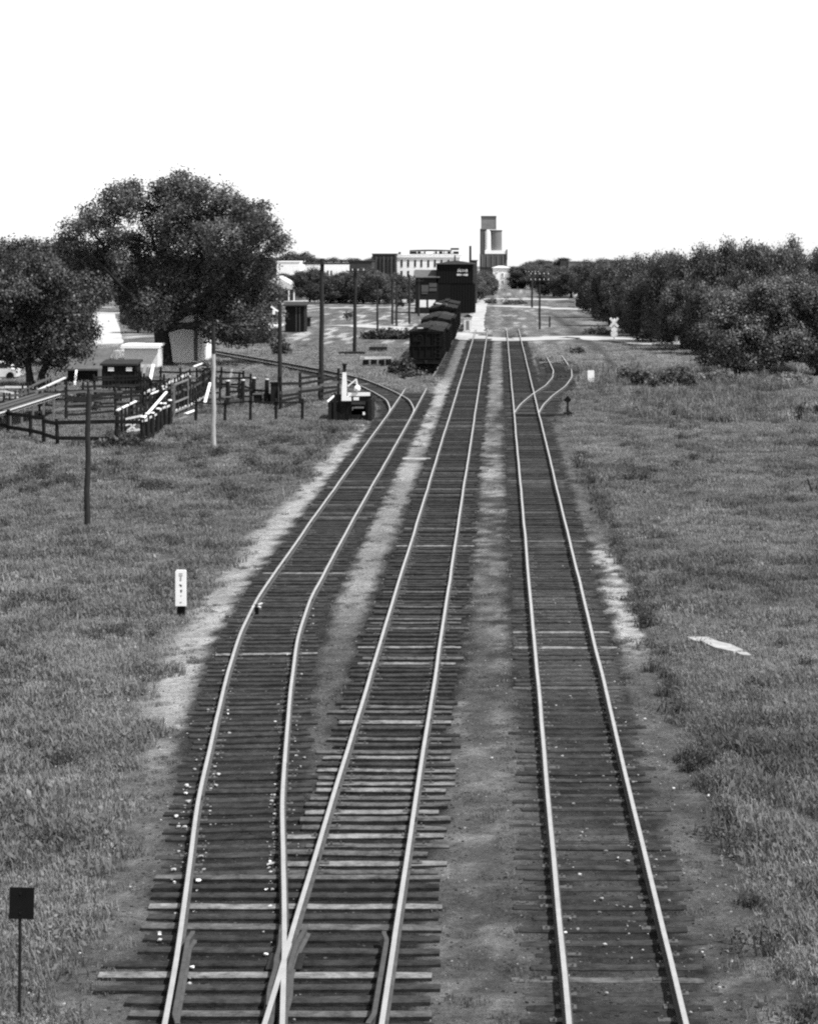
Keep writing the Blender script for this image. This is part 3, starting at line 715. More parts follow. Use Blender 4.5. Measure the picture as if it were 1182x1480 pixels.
# white three-storey building with a roof sign
t, w, h, s = house('commercial_building', 'white three storey building with rows of narrow dark windows and a rooftop sign', 'building', 572, 665, 368, 427, 16, M_wconcrete, M_wconcrete)
fx = lambda px: (px - (572 + 665) / 2) / s
fz = lambda py: (427 - py) / s
for px in (580.5, 590, 600, 609, 619, 628.5, 638, 648, 657): window(t, fx(px), fz(380), .42, 1.6, M_glass, None, sill=False)
for px in (580.5, 590, 600, 609, 619): window(t, fx(px), fz(395.5), .42, 1.5, M_glass, None, sill=False)
for px in (583, 596): window(t, fx(px), fz(415.5), .55, 1.5, M_glass, None, sill=False)
b = MB(); b.box((0, -.12, fz(370.5)), (w + .2, .24, .3), M_white); b.build('cornice', t)
b = MB(); b.box((fx(577), 2, h + .35), (.5, .5, .7), M_brick); b.build('chimney', t)
rs = thing('rooftop_sign', 'dark long billboard frame with an arched top on the white building roof', 'sign', (t.location.x + fx(627), t.location.y + 1.5, h + .18))
sw = 71 / s; b = MB()
n = 16
top = [(-sw / 2 + sw * .86 * i / n, .93 + .12 * math.sin(math.pi * i / n)) for i in range(n + 1)]
b.prism([(-sw / 2, .68)] + [(sw * .36, .68)] + top[::-1], 'y', -.12, .12, M_black)
b.box((sw * .42, 0, 1.2), (sw * .17, .24, .42), M_black); b.build('frame', rs)
b = MB()
for x0, x1 in ((-.5, -.36), (-.34, -.27), (-.21, -.17), (.02, .06), (.10, .17), (.19, .21), (.27, .34), (.39, .5)):
    b.box(((x0 + x1) / 2 * sw, 0, .36), ((x1 - x0) * sw, .2, .56), M_black if x0 != -.21 else M_grey)
b.build('lettering', rs)
b = MB(); pts = [(-.12 * sw + .1 * sw * math.cos(a * math.pi / 12), .36 + .24 * math.sin(a * math.pi / 12)) for a in range(24)]; b.prism(pts, 'y', -.06, .06, M_white); b.build('oval_panel', rs)
b = MB()
for x in np.linspace(-.48, .48, 9): b.box((x * sw, .25, .3), (.1, .1, .6), M_iron)
b.box((0, .2, .08), (sw, .1, .12), M_iron); b.build('support', rs)

# brick blocks
t, w, h, s = house('brick_building', 'dark brick two storey block joined to the white building, tall narrow windows', 'building', 538, 571.5, 367, 428, 14, M_brick, M_brick)
b = MB()
for k in range(7): b.box((-w / 2 + w * (k + .03) / 6.06, -.12, h * .6), (.3, .24, h * .7), M_grey if k % 2 else M_brick)
b.build('pilaster', t)
for k in range(6): window(t, -w / 2 + w * (k + .5) / 6, h * .68, .5, 2.6, M_glass, None, sill=True)
t, w, h, s = house('brick_building', 'lower dark brick block at the left end, plain flat roof', 'building', 505, 537.5, 377, 430, 12, M_brick, M_droof)
for k in range(4): window(t, -w / 2 + w * (k + .5) / 4, h * .7, .6, 1.6, M_glass, None)
# white flat buildings beyond the left trees
t, w, h, s = house('white_warehouse', 'low white warehouse partly hidden by the big tree, flat roof', 'building', 400, 433, 378, 418, 15, M_wconcrete, M_wconcrete)
t, w, h, s = house('white_warehouse', 'low white warehouse behind the tall telegraph pole, dark roof edge', 'building', 466, 505, 378.5, 418, 15, M_wconcrete, M_droof)
for px in (474, 479): window(t, (px - 485.5) / s, (418 - 394) / s, .4, 1.3, M_glass, None, sill=False)
t, w, h, s = house('white_warehouse', 'small white warehouse between two larger white ones', 'building', 437, 464, 380.5, 416, 15, M_wconcrete, M_roof)

# feed mill annex and timber coaling tower
t, w, h, s = house('feed_mill', 'grey panelled mill annex with a sloping roof, joined to the black tower', 'building', 600, 633, 400, 452, 9, M_oldwood, M_roof, 'gable_y', 1.2)
fx = lambda px: (px - 616.5) / s
fz = lambda py: (452 - py) / s
for (a, b_, c, d_) in ((609, 619, 411, 421), (620, 631, 408, 414), (620, 631, 415.5, 420), (609, 618, 422, 424)):
    window(t, fx((a + b_) / 2), fz((c + d_) / 2), (b_ - a) / s, (d_ - c) / s, M_grey, None, sill=False)
for (a, b_) in ((605, 616), (619, 629)):
    b = MB(); b.box((fx((a + b_) / 2), -.05, fz(438)), ((b_ - a) / s, .08, 1.2), M_white); b.build('loading_door', t)
b = MB(); b.box((0, -.9, .5), (w, 1.7, 1.0), M_oldwood); b.build('loading_dock', t)

yb = 452; s = S_(yb); d = Yof(yb); x0, x1 = wx(630.5, yb), wx(683.5, yb); cx = (x0 + x1) / 2; w = x1 - x0; h = (yb - 381) / s
t = thing('coaling_tower', 'tall black timber coaling tower over the siding, white lettering on its front', 'coaling tower', (cx, d, 0))
b = MB(); bz = 4.9; b.box((0, 3.2, (h + bz) / 2), (w, 6.4, h - bz), M_black)
sxr = -6.02 - cx
b.box(((-w / 2 + sxr - 1.9) / 2, 3.2, bz / 2), (sxr - 1.9 + w / 2, 6.3, bz), M_black)
b.box(((w / 2 + sxr + 1.9) / 2 - 0, 3.2, bz / 2), (max(w / 2 - sxr - 1.9, .5), 6.3, bz), M_black)
for k in range(13): b.box((-w / 2 + w * (k + .5) / 13, -.02, (h + bz) / 2), (.05, .05, h - bz - .1), M_car)
b.build('wall', t)
b = MB(); b.box((sxr, .12, bz / 2), (3.9, .1, bz), M_black)
for k in range(9): b.box((sxr - 1.8 + k * .45, .05, bz / 2), (.05, .05, bz - .2), M_car)
b.build('door', t)
b = MB(); b.prism([(-w / 2 - .3, h), (w / 2 + .3, h), (w / 2 + .3, h + .12), (.1, h + .62), (-w / 2 - .3, h + .12)], 'y', -.3, 6.7, M_grey); ro = b.build('roof', t)
b = MB(); b.tube([(.0, 1, h + .4), (0, 1, h + 1.35)], [.12, .1], M_iron); b.tube([(0, 1, h + 1.35), (0, 1, h + 1.5)], [.2, .02], M_iron); b.build('vent_pipe', ro)
b = MB()
lx = lambda px: (px - 657) / s
lz = lambda py: (yb - py) / s
for (c0, c1, r0_, r1_) in ((661, 666, 387.3, 388.4), (661, 662.5, 387.3, 392.2), (664.5, 666, 387.3, 390.2), (661, 666, 389.6, 390.6), (664, 666.3, 390.6, 392.2), (667.4, 670.2, 389.2, 390.2), (667.4, 668.4, 388, 392), (669.4, 670.2, 388, 392), (671, 675.6, 388.2, 389.4), (671, 672.3, 388.2, 392.4), (671, 674.6, 391.2, 392.4), (673.8, 675.4, 389.4, 392.4),
                         (660, 664.8, 394.8, 397.6), (665.4, 667.2, 395.2, 397.4), (669.2, 671, 395.2, 397.4), (671.6, 676, 394.9, 397.8)):
    b.box((lx((c0 + c1) / 2), -.06, lz((r0_ + r1_) / 2)), ((c1 - c0) / s, .03, (r1_ - r0_) / s), M_pale)
b.build('lettering', t)
yb = 440; s = S_(yb)
b = MB(); hh = (yb - 355) / s
b.tube([(0, 0, 0), (0, 0, hh), (0, 0, hh + .05)], [.24, .2, .26], M_black, 12)
tag(b.build('smokestack', None, (wx(679.5, yb), Yof(yb), 0)), 'thin tall black smokestack behind the coaling tower', 'smokestack')
t, w, h, s = house('boiler_house', 'low dark boiler house right of the smokestack', 'shed', 680.5, 689, 376.5, 438, 4, M_brick, M_droof)

# grain elevator
yb = 403; s = S_(yb); d = Yof(yb); cx = wx(713, yb)
ex = lambda px: (px - 713) / s
ez = lambda py: (yb - py) / s
t = thing('grain_elevator', 'tall grey grain elevator with headhouse and round concrete silos beyond the tracks', 'grain elevator', (cx, d, 0))
def ebox(b, a0, a1, r0_, r1_, dep, m, y0=0): b.box((ex((a0 + a1) / 2), y0 + dep / 2, ez((r0_ + r1_) / 2)), ((a1 - a0) / s, dep, (r1_ - r0_) / s), m)
b = MB(); ebox(b, 693.5, 703, 330, 385, 6, M_dconcrete); b.build('shaft', t)
b = MB(); ebox(b, 695, 717, 313.5, 331, 6.5, mat('headhouse_concrete', .19, .25, .35, .9), -.2); ebox(b, 694.7, 717.3, 311.5, 314, 7.0, M_dconcrete, -.4); b.build('headhouse', t)
for (pc, pr, m, y0) in ((704.5, 4.4, M_white, .6), (716.5, 8.6, mat('silo_concrete', .16, .2, .3, .9, stretch=(1, 1, .2)), 2.2)):
    b = MB(); b.tube([(ex(pc), y0, ez(366)), (ex(pc), y0, ez(333.5))], [pr / s, pr / s], m, 28); si = b.build('silo', t)
    if pr > 5:
        b = MB(); b.tube([(ex(pc), y0, ez(333.8)), (ex(pc), y0, ez(332))], [pr / s + .15, pr / s + .15], M_dconcrete, 28); b.build('rim', si)
b = MB(); ebox(b, 693, 732.5, 366.5, 386, 7, M_dconcrete, -.6)
for k in range(5): ebox(b, 696 + k * 7.5, 697 + k * 7.5, 368, 385, .3, mat('pilaster_concrete', .17, .2, .4, .9), -.85)
ebox(b, 693, 733.5, 386, 403, 7, M_brick, -.5); b.build('base', t)
b = MB(); ebox(b, 700.5, 731.5, 361.5, 366.5, 6.4, M_white, -.7); b.build('parapet', t)
b = MB(); ebox(b, 731.2, 733, 360, 375, .8, M_dconcrete, -.95); b.build('chimney', t)
# white house and arches at the end of the line
t, w, h, s = house('white_house', 'narrow white two storey house below the elevator at the end of the line', 'house', 712, 736, 386.5, 417, 8, M_wconcrete, M_dirtywhite, 'hip', .5)
for (px, py, ww, hh) in ((726, 397, .42, 1.0), (726, 407.5, .42, 1.0), (718, 391, .3, .5)): window(t, (px - 724) / s, (417 - py) / s, ww, hh, M_glass, M_white)
t, w, h, s = house('carport', 'white arched porch with a dark opening beside the narrow white house', 'porch', 736.5, 748.5, 400, 417, 5, M_dirtywhite, M_dirtywhite)
b = MB(); r0_ = w * .33; pts = [(-r0_, 0), (r0_, 0)] + [(r0_ * math.cos(a * math.pi / 8), h * .55 + r0_ * math.sin(a * math.pi / 8)) for a in range(9)]; b.prism(pts, 'y', -.06, .02, M_black); b.build('arch_shade', t)  # black panel painted as the shade inside the arch
t, w, h, s = house('white_shed', 'tiny white shed at the far end right of the arched porch', 'shed', 759.5, 764.5, 404, 417, 3, M_white, M_dirtywhite, 'gable_x', .6)
# bungalow etc
t, w, h, s = house('bungalow', 'small bungalow with a bright sloping roof right of the big tree', 'house', 374, 428, 417, 434, 11, M_grey, M_metalroof, 'gable_x', 2.6, eave=.6)
for px in (418, 425.5):
    b = MB(); b.box(((px - 401) / s, -.5, h / 2), (.22, .22, h), M_white); b.build('porch_post', t)
t, w, h, s = house('small_house', 'small pale roofed house with white columns at the edge of the right trees', 'house', 831, 846, 428.5, 443, 5, M_dirtywhite, M_dirtywhite, 'gable_x', .9, eave=.15)
for px in (839, 844): window(t, (px - 838.5) / s, h * .45, .25, h * .7, M_black, None, sill=False)
b = MB(); b.box((-w * .25, -.06, h * .42), (w * .42, .1, h * .8), M_oldwood); b.build('door', t)
t, w, h, s = house('plank_shed', 'dark vertical plank shed left of the tall telegraph pole', 'shed', 412, 440, 441, 479, 4, M_oldwood, M_droof, 'shed', .25)
b = MB()
for k in range(11): b.box((-w / 2 + w * (k + .4) / 11, -.025, h / 2), (.09, .05, h - .1), M_grey if k in (6, 8) else M_black)
b.build('batten', t)
t, w, h, s = house('crate_shed', 'low dark box shed at the right foot of the dark plank shed', 'shed', 440.5, 448, 459, 471, 1.2, M_oldwood, M_droof)
# far buildings over the right trees
t, w, h, s = house('brick_building', 'dark square rooftop rising over the right-hand trees', 'building', 809.5, 820, 374, 404, 8, M_brick, M_droof)
t, w, h, s = house('grey_building', 'grey flat rooftop beside the dark one over the right-hand trees', 'building', 821, 838, 378, 404, 8, M_concrete, M_concrete)
# sheds near the big tree
t, w, h, s = house('grey_shed', 'grey shed with a bright roof edge behind the big tree foliage', 'shed', 352, 402, 472, 497, 4, M_oldwood, M_metalroof, 'shed', .15, eave=.25)
b = MB(); b.box((w / 2 - .5, -.03, h / 2), (1.0, .06, h - .04), M_concrete); b.build('pale_panel', t)
t, w, h, s = house('white_shed', 'small white shed with a bright overhanging flat roof, left of the big trunk', 'shed', 180, 228, 499, 531, 3, M_dirtywhite, M_white, 'flat')
b = MB(); b.box((0, -.1, h + .0), (w + .5, .5, .30), M_white); b.build('fascia', t)
t, w, h, s = house('white_house', 'white clapboard house showing right of the big trunk, corner boards', 'house', 243, 291, 452, 523, 7, M_white, M_roof, 'gable_y', 1.8)
b = MB()
for px in (279.5, 288): b.box(((px - 267) / s, -.05, h / 2), (.2 if px > 285 else .14, .1, h), M_white)
b.build('corner_board', t)
b = MB(); b.box(((283.8 - 267) / s, -.03, h * .5), (.42, .06, h * .9), M_concrete); b.build('door', t)
t, w, h, s = house('lean_to_shed', 'low shed with a large grey sloping roof left of the pens', 'shed', 98, 146, 533, 551, 3.6, M_oldwood, M_roof, 'shed', 1.4, eave=.3)
b = MB(); b.box((w / 2 - .02, -.35, h * .55), (.25, .2, h * 1.1), M_concrete); b.build('corner_post', t)
# ------------------------------------------------------------------ stock pens
def fence(name, label, cat, pts, height, rails, post_every=2.4, postw=.2, pm=None, rm=None, railh=.13, post_extra=.12, posts=True, sag=.045, seed=1, group=None, lit_tops=None):
    r = random.Random(seed)
    W = [P(*p) for p in pts]
    t = thing(name, label, cat, W[0], group=group); o0 = W[0]
    allp = []
    for a, b in zip(W[:-1], W[1:]):
        n = max(1, round((b - a).length / post_every))
        for i in range(n): allp.append(a.lerp(b, i / n))
    allp.append(W[-1])
    if posts:
        for p in allp:
            q = p - o0; hh = height + post_extra + r.uniform(-.08, .12); b = MB()
            lx = r.gauss(0, .055)
            b.tube([q + Vector((0, 0, -.2)), q + Vector((lx * .5, 0, hh * .5)), q + Vector((lx, r.gauss(0, .03), hh))], [postw / 2 * 1.1, postw / 2, postw / 2 * .93], pm or M_oldwood, 7)
            po = b.build('post', t)
            if lit_tops:  # pale end piece paints the sunlit top of the post
                b = MB(); b.tube([q + Vector((lx, 0, hh + .005)), q + Vector((lx, 0, hh + .07))], [postw / 2 * .95, postw / 2 * .8], lit_tops, 7); b.build('lit_top', po)
    for k, z in enumerate(rails):
        for a, c in zip(allp[:-1], allp[1:]):
            if r.random() < .07 and len(rails) > 2: continue
            b = MB(); d1 = r.gauss(0, sag); d2 = r.gauss(0, sag) - (.28 if r.random() < .1 else 0)
            e = (c - a).normalized() * .1
            b.beam(a - o0 - e + Vector((0, -.09, z + d1)), c - o0 + e + Vector((0, -.09, z + d2)), .045, railh, (rm[k % len(rm)] if isinstance(rm, list) else rm) or M_oldwood); b.build('rail', t)
    return t
fence('stock_fence', 'front fence of the pens with two dark rails, nearest to the camera', 'fence', [(-20, 618), (45, 630), (84, 640), (168, 641), (207, 641)], 1.28, [.42, 1.2], 3.2, .2, railh=.2, seed=2)
fence('picket_fence', 'row of thick dark close-set posts with bright tops beside the braced gate', 'fence', [(207, 641), (213.5, 636), (220, 631), (227, 626), (234, 621), (240, 617), (246, 613)], 1.35, [1.25], 9, .27, railh=.1, seed=3, lit_tops=M_white, rm=M_pale)
fence('stock_fence', 'open fence run with tall spaced posts, right of the bleached pole', 'fence', [(283, 606), (325, 606), (362, 606), (437, 606)], 1.25, [1.12], 1.9, .18, railh=.09, seed=4)
fence('plank_fence', 'dark five board fence slanting away to the loading chute', 'fence', [(406, 588), (434, 584), (463, 580), (489, 575)], 1.95, [.55, .85, 1.15, 1.45, 1.75], 4, .2, rm=[M_oldwood, M_oldwood, M_grey], railh=.17, seed=5)
fence('stock_fence', 'rear pen fence with four dark rails before the white shed', 'fence', [(120, 588), (170, 586), (205, 584), (245, 580)], 1.5, [.3, .7, 1.1, 1.45], 2.2, .16, seed=6)
fence('stock_fence', 'far pen fence of weathered rails under the big tree', 'fence', [(232, 560), (262, 560), (285, 559), (320, 560), (352, 561)], 1.5, [.35, .8, 1.25], 2.0, .17, rm=[M_oldwood, M_grey, M_oldwood], seed=7)
fence('stock_fence', 'middle pen fence with dark leaning posts left of the bleached pole', 'fence', [(252, 600), (270, 592), (287, 583), (300, 574)], 1.55, [.3, .8, 1.4], 1.3, .16, rm=[M_pale, M_oldwood, M_grey], seed=8)
fence('stock_fence', 'short pen fence with thick posts and pale top right of the bleached pole', 'fence', [(330, 584), (350, 584), (366, 582), (385, 583)], 1.5, [.4, .95], 1.5, .3, rm=[M_grey, M_oldwood], seed=9, lit_tops=M_pale)
fence('stock_fence', 'long low fence at far left with grey boards', 'fence', [(-30, 600), (40, 590), (95, 580), (128, 578)], 1.2, [.35, .75, 1.1], 2.6, .14, rm=[M_grey, M_oldwood, M_grey], seed=10)
fence('stock_fence', 'pale board fence behind the low feed platform', 'fence', [(-30, 577), (10, 577), (48, 576)], 1.0, [.3, .6, .9], 2.4, .13, rm=M_pale, seed=12)
# extra posts and boards in the pens
def board(label, a, za, c, zc, wd=.16, m=M_pale, name='loose_board'):
    A = P(*a); C = P(*c); b = MB(); b.beam((0, 0, za), C - A + Vector((0, 0, zc - A.z * 0)), wd, .06, m)
    return tag(b.build(name, None, A), label, 'board')
# braced gate of pale boards
A = P(182, 627); C = P(208, 626)
t = thing('braced_gate', 'pale braced gate of crossed boards in the middle of the pens', 'gate', A)
D = C - A
b = MB(); b.beam((0, 0, .25), (0, 0, 1.35), .1, .1, M_oldwood); b.beam(D + Vector((0, 0, .2)), D + Vector((0, 0, 1.35)), .1, .1, M_oldwood); b.build('gate_post', t)
for (u0, z0, u1, z1, ww) in ((0, .95, .95, 1.1, .11), (0, .25, .8, .34, .10), (.1, .85, .55, .35, .09), (.1, .3, .9, .95, .09), (.0, .6, .5, .75, .08)):
    b = MB(); b.beam(D * u0 + Vector((0, -.05, z0)), D * u1 + Vector((0, -.05, z1)), .05, ww, M_pale); b.build('brace', t)
# gate frame standing in the fence
A = P(252, 601); C = P(272, 592); D = C - A
t = thing('open_gate', 'tall pale gate frame standing open beside the dark close-set posts', 'gate', A)
for (p_, q_) in (((0, 0), (0, 2.0)), ((1, 0), (1, 2.0)), ((0, 2.0), (1, 2.0)), ((0, .9), (1, .9)), ((0, .3), (1, .3))):
    b = MB(); b.beam(D * p_[0] + Vector((0, 0, p_[1])), D * q_[0] + Vector((0, 0, q_[1])), .09, .09, M_concrete); b.build('bar', t)
# sloping handrails of the cattle ramp
def ramp(label, a, c, z0, z1, wd):
    A = P(*a); C = P(*c); D = C - A
    t = thing('cattle_ramp', label, 'ramp', A)
    b = MB(); b.beam((0, 0, z0 - .9), D + Vector((0, 0, z1 - .9)), wd, .08, M_oldwood); b.build('deck', t)
    for i in range(4):
        u = i / 3; z = z0 + (z1 - z0) * u
        for sx in (-1, 1):
            b = MB(); b.beam(D * u + Vector((sx * wd / 2, 0, -.1)), D * u + Vector((sx * wd / 2, 0, z)), .1, .1, M_oldwood); b.build('post', t)
    for sx in (-1, 1):
        b = MB(); b.beam(Vector((sx * wd / 2, 0, z0 + .05)), D + Vector((sx * wd / 2, 0, z1 + .05)), .16, .09, M_pale if sx > 0 else M_grey); b.build('handrail', t)
    return t
fence('chute_fence', 'dark cattle chute wall with a bright top board, in the centre of the pens', 'fence', [(170, 630), (198, 613.5), (238, 592.5)], 1.38, [.35, .75, 1.12], 1.6, .14, seed=31)
fence('stock_fence', 'inner pen fence of tall dark posts left of the braced gate', 'fence', [(96, 606), (130, 604), (168, 600), (190, 598)], 1.6, [.35, .75, 1.15, 1.5], 1.7, .17, seed=41)
fence('stock_fence', 'pen fence joining the corral shed to the chute wall', 'fence', [(196, 562), (212, 576), (226, 590), (234, 600)], 1.6, [.3, .7, 1.1, 1.5], 2.0, .17, seed=43)
fence('stock_fence', 'pen fence in front of the corral shed', 'fence', [(138, 571), (165, 570), (198, 570), (236, 571)], 1.45, [.35, .75, 1.15, 1.4], 1.8, .16, rm=[M_oldwood, M_grey, M_oldwood, M_oldwood], seed=44)
fence('stock_fence', 'pen fence behind the bleached pole with tall close posts', 'fence', [(262, 582), (290, 580), (318, 578), (345, 576), (362, 576)], 1.75, [.3, .7, 1.1, 1.5], 1.2, .16, seed=45)
fence('stock_fence', 'pen fence at far left running away beside the feed platform', 'fence', [(8, 604), (30, 590), (52, 577), (70, 568)], 1.35, [.35, .75, 1.2], 2.4, .14, rm=[M_grey, M_oldwood, M_grey], seed=47)
fence('stock_fence', 'weathered grey inner fence beside the leafy clump in the pens', 'fence', [(58, 598), (98, 596), (140, 592), (176, 590)], 1.35, [.3, .65, 1.0, 1.3], 2.1, .14, rm=[M_concrete, M_grey, M_oldwood, M_grey], seed=51)
fence('stock_fence', 'weathered grey fence closing the pen right of the braced gate', 'fence', [(210, 598), (232, 590), (256, 578), (276, 566)], 1.6, [.35, .75, 1.15, 1.5], 1.5, .15, rm=[M_grey, M_oldwood, M_grey, M_pale], seed=52)
board('bright top board on the near half of the chute wall', (170, 629), 1.5, (198, 613), 1.5, .13, M_white, 'top_board')
board('bright top board on the far half of the chute wall', (219, 602), 1.5, (238, 592), 1.5, .11, M_white, 'top_board')
board('long bright sloping board rising over the dark close-set posts', (204, 641), 1.22, (241, 617), 2.1, .13, M_white, 'sloping_board')
ramp('dark cattle ramp with bright handrails, farther left by the leafy tree', (40, 585), (84, 572), .9, 1.35, 1.0)
# low feed platform at far left with bright front edge
A = P(-40, 640); C = P(92, 595)
t = thing('feed_platform', 'long low plank platform at the left edge, bright front board on spindly legs', 'platform', A)
D = C - A; side = Vector((-D.y, D.x, 0)).normalized() * 1.9
b = MB(); n = 9
for k in range(n):
    u0 = side * (k / n); b.beam(u0 + Vector((0, 0, 1.22 + .02 * (k % 2))), D + u0 + Vector((0, 0, 1.22 + .02 * (k % 2))), 1.9 / n - .03, .06, M_grey if k % 3 else M_oldwood)
b.build('deck', t)
b = MB(); b.beam(Vector((0, -.06, 1.2)), D * .98 + Vector((0, -.06, 1.2)), .08, .2, M_pale); b.build('edge_board', t)
for k in range(9):
    u = k / 8
    for sv in (Vector((0, .05, 0)), side):
        b = MB(); b.beam(D * u + sv + Vector((0, 0, -.1)), D * u + sv + Vector((0, 0, 1.15)), .1, .1, M_concrete if sv.length < 1 else M_oldwood); b.build('leg', t)
# corral shed with bright panes
t, w, h, s = house('corral_shed', 'dark board corral shed with two small bright panes under its roof', 'shed', 148, 196, 526, 562, 2.4, M_oldwood, M_droof, 'shed', .2, eave=.15)
for px in (161, 187):
    b = MB(); b.box(((px - 172) / s, -.04, h - .28), (.42, .06, .26), M_white); b.build('pane', t)
b = MB()
for k in range(9): b.box((-w / 2 + w * (k + .5) / 9, -.03, h / 2), (.05, .05, h - .1), M_black)
b.build('batten', t)
# dark bulky post by the plank fence
q = P(397, 584); b = MB(); b.box((0, .2, .75), (.5, .5, 1.5), M_oldwood); b.box((0, .2, 1.53), (.6, .6, .08), M_black); b.box((.3, -.1, .6), (.1, .1, 1.3), M_grey)
tag(b.build('gate_pier', None, q), 'bulky dark wooden pier at the foot of the bracketed pole', 'pier')
for (px, lab) in ((372, 'short pale frame box left of the dark pier'), (387, 'short pale frame box beside the dark pier')):
    q = P(px, 583); b = MB(); b.box((0, .3, .35), (.55, .5, .7), M_oldwood); b.box((0, .05, .74), (.6, .12, .08), M_concrete); b.box((-.28, .05, .35), (.06, .08, .7), M_concrete)
    tag(b.build('feed_box', None, q), lab, 'feed box', 'feed boxes by the pier')
# white litter-like boards in the pens
for (a, za, c, zc, wd, lab) in (((150, 560), 2.0, (158, 559), 2.0, .14, 'pale board nailed high on the corral shed side'), ((205, 556), .0, (211, 553), 1.5, .2, 'white slanted board standing behind the corral, left one'), ((216, 556), .0, (222, 553), 1.5, .2, 'white slanted board standing behind the corral, right one'),
                            ((280, 565), 1.9, (294, 562), 2.0, .12, 'bright board capping the far fence post'), ((330, 563), .1, (336, 560), 1.5, .16, 'white crooked board leaning on the far pen fence'), ((350, 569), 1.75, (362, 567), 1.85, .12, 'bright board on top of the thick post pair'),
                            ((296, 590), .4, (304, 584), 1.5, .16, 'white slanting plank just left of the bleached pole'), ((258, 606), .12, (270, 604), .2, .18, 'pale board on the ground below the tall gate frame'), ((268, 598), .1, (282, 596), .25, .2, 'bright board lying at the foot of the leaning posts'), ((108, 556), .0, (111, 553), 1.1, .16, 'white leaning board by the lean-to roof'), ((326, 588), .8, (333, 588), .8, .25, 'small white square board low in the pens')):
    board(lab, a, za, c, zc, wd, M_white if len(lab) % 2 else M_concrete)
# pale low car-like block at far left under the leafy tree
q = P(4, 545); b = MB(); b.prism([(-1.6, .2), (1.25, .2), (1.3, .75), (.9, .85), (.5, 1.35), (-1.6, 1.4)], 'y', -.8, .8, M_dirtywhite)
t = thing('parked_car', 'pale parked car at the left edge beneath the leafy tree', 'car', q); bo = b.build('body', t)
b = MB(); b.prism([(-1.5, .9), (.62, .9), (.42, 1.26), (-1.5, 1.3)], 'y', -.81, .81, M_glass); b.build('window', t)
for x in (-.9, .8):
    b = MB(); b.tube([(x, -.84, .3), (x, .84, .3)], [.3, .3], M_black, 14); b.build('wheelset', t)

# ------------------------------------------------------------------ loading chute next to the spur
q = P(503, 606)
t = thing('loading_chute', 'dark plank loading chute with white gate post and white top rails beside the spur', 'loading chute', q)
s = S(606); lx = lambda px: (px - 503) / s
lz = lambda py: (606 - py) / s
b = MB()
for k in range(15):
    x = lx(476) + (lx(536) - lx(476)) * (k + .5) / 15
    if lx(507) < x < lx(527): 
        b.box((x, 0, .14), (.15, .08, .5), M_oldwood); continue
    b.box((x, rnd.gauss(0, .02), lz(577) / 2 - .1), (.155, .07, lz(577) + .2 + rnd.uniform(-.08, .08)), M_oldwood if k % 3 else M_black)
for x in (lx(476), lx(536)): b.beam((x, 0, lz(590)), (x, 3.2, lz(590)), .1, 1.3, M_oldwood)
b.box((0, 3.2, .7), (lx(536) - lx(476), .1, 1.4), M_black); b.build('plank_wall', t)
b = MB(); b.box((lx(505), 1.6, lz(583)), (2.3, 3.0, .1), M_black); b.build('deck', t)
for c_, z_ in (((lx(484), -.1, lz(590)), (.16, .16, 2.1)), ((lx(534), -.1, lz(591)), (.18, .16, 1.45)), ((lx(477), -.1, .6), (.2, .2, 1.6))):
    b = MB(); b.box(c_, z_, M_oldwood); b.build('post', t)
b = MB(); b.prism([(lx(494), lz(576)), (lx(508), lz(576)), (lx(508), lz(571)), (lx(501), lz(569)), (lx(501.5), lz(556)), (lx(500.5), lz(534)), (lx(495.5), lz(534)), (lx(494.5), lz(556))], 'y', -.22, -.05, M_white); b.build('gate_post', t)
b = MB(); b.box((lx(498), -.12, lz(528.5)), (.2, .2, .52), M_iron); b.box((lx(498), -.12, lz(520) - .15), (.3, .3, .06), M_iron); b.build('post_cap', t)
b = MB(); b.beam((lx(503), -.12, lz(567)), (lx(535), -.12, lz(566.5)), .12, .2, M_white); b.build('top_rail', t)
b = MB(); b.beam((lx(503), -.12, lz(555)), (lx(515), -.12, lz(545)), .08, .08, M_white); b.beam((lx(515), -.12, lz(545)), (lx(517), -.12, lz(556)), .08, .1, M_white); b.build('lever', t)
import bmesh
bm = bmesh.new(); bmesh.ops.create_icosphere(bm, subdivisions=2, radius=.2); me = bpy.data.meshes.new('lamp_ball'); bm.to_mesh(me); bm.free(); me.materials.append(M_white)
o = link('counterweight', me, t, (lx(516.5), -.14, lz(558.5)))
b = MB(); b.box((lx(515), -.14, lz(573)), (.32, .12, .18), M_white); b.build('latch', t)
b = MB(); b.beam((lx(509.5), -.06, lz(586)), (lx(526), -.06, lz(586)), .05, .1, M_concrete); b.beam((lx(509.7), -.06, lz(590)), (lx(509.7), -.06, lz(585)), .05, .08, M_concrete); b.box((lx(526), -.08, lz(594.5)), (.13, .06, .17), M_white); b.build('gate', t)
b = MB(); b.beam((lx(474), -.4, lz(577)), (lx(485), -.1, lz(567)), .06, .1, M_white); b.build('brace', t)
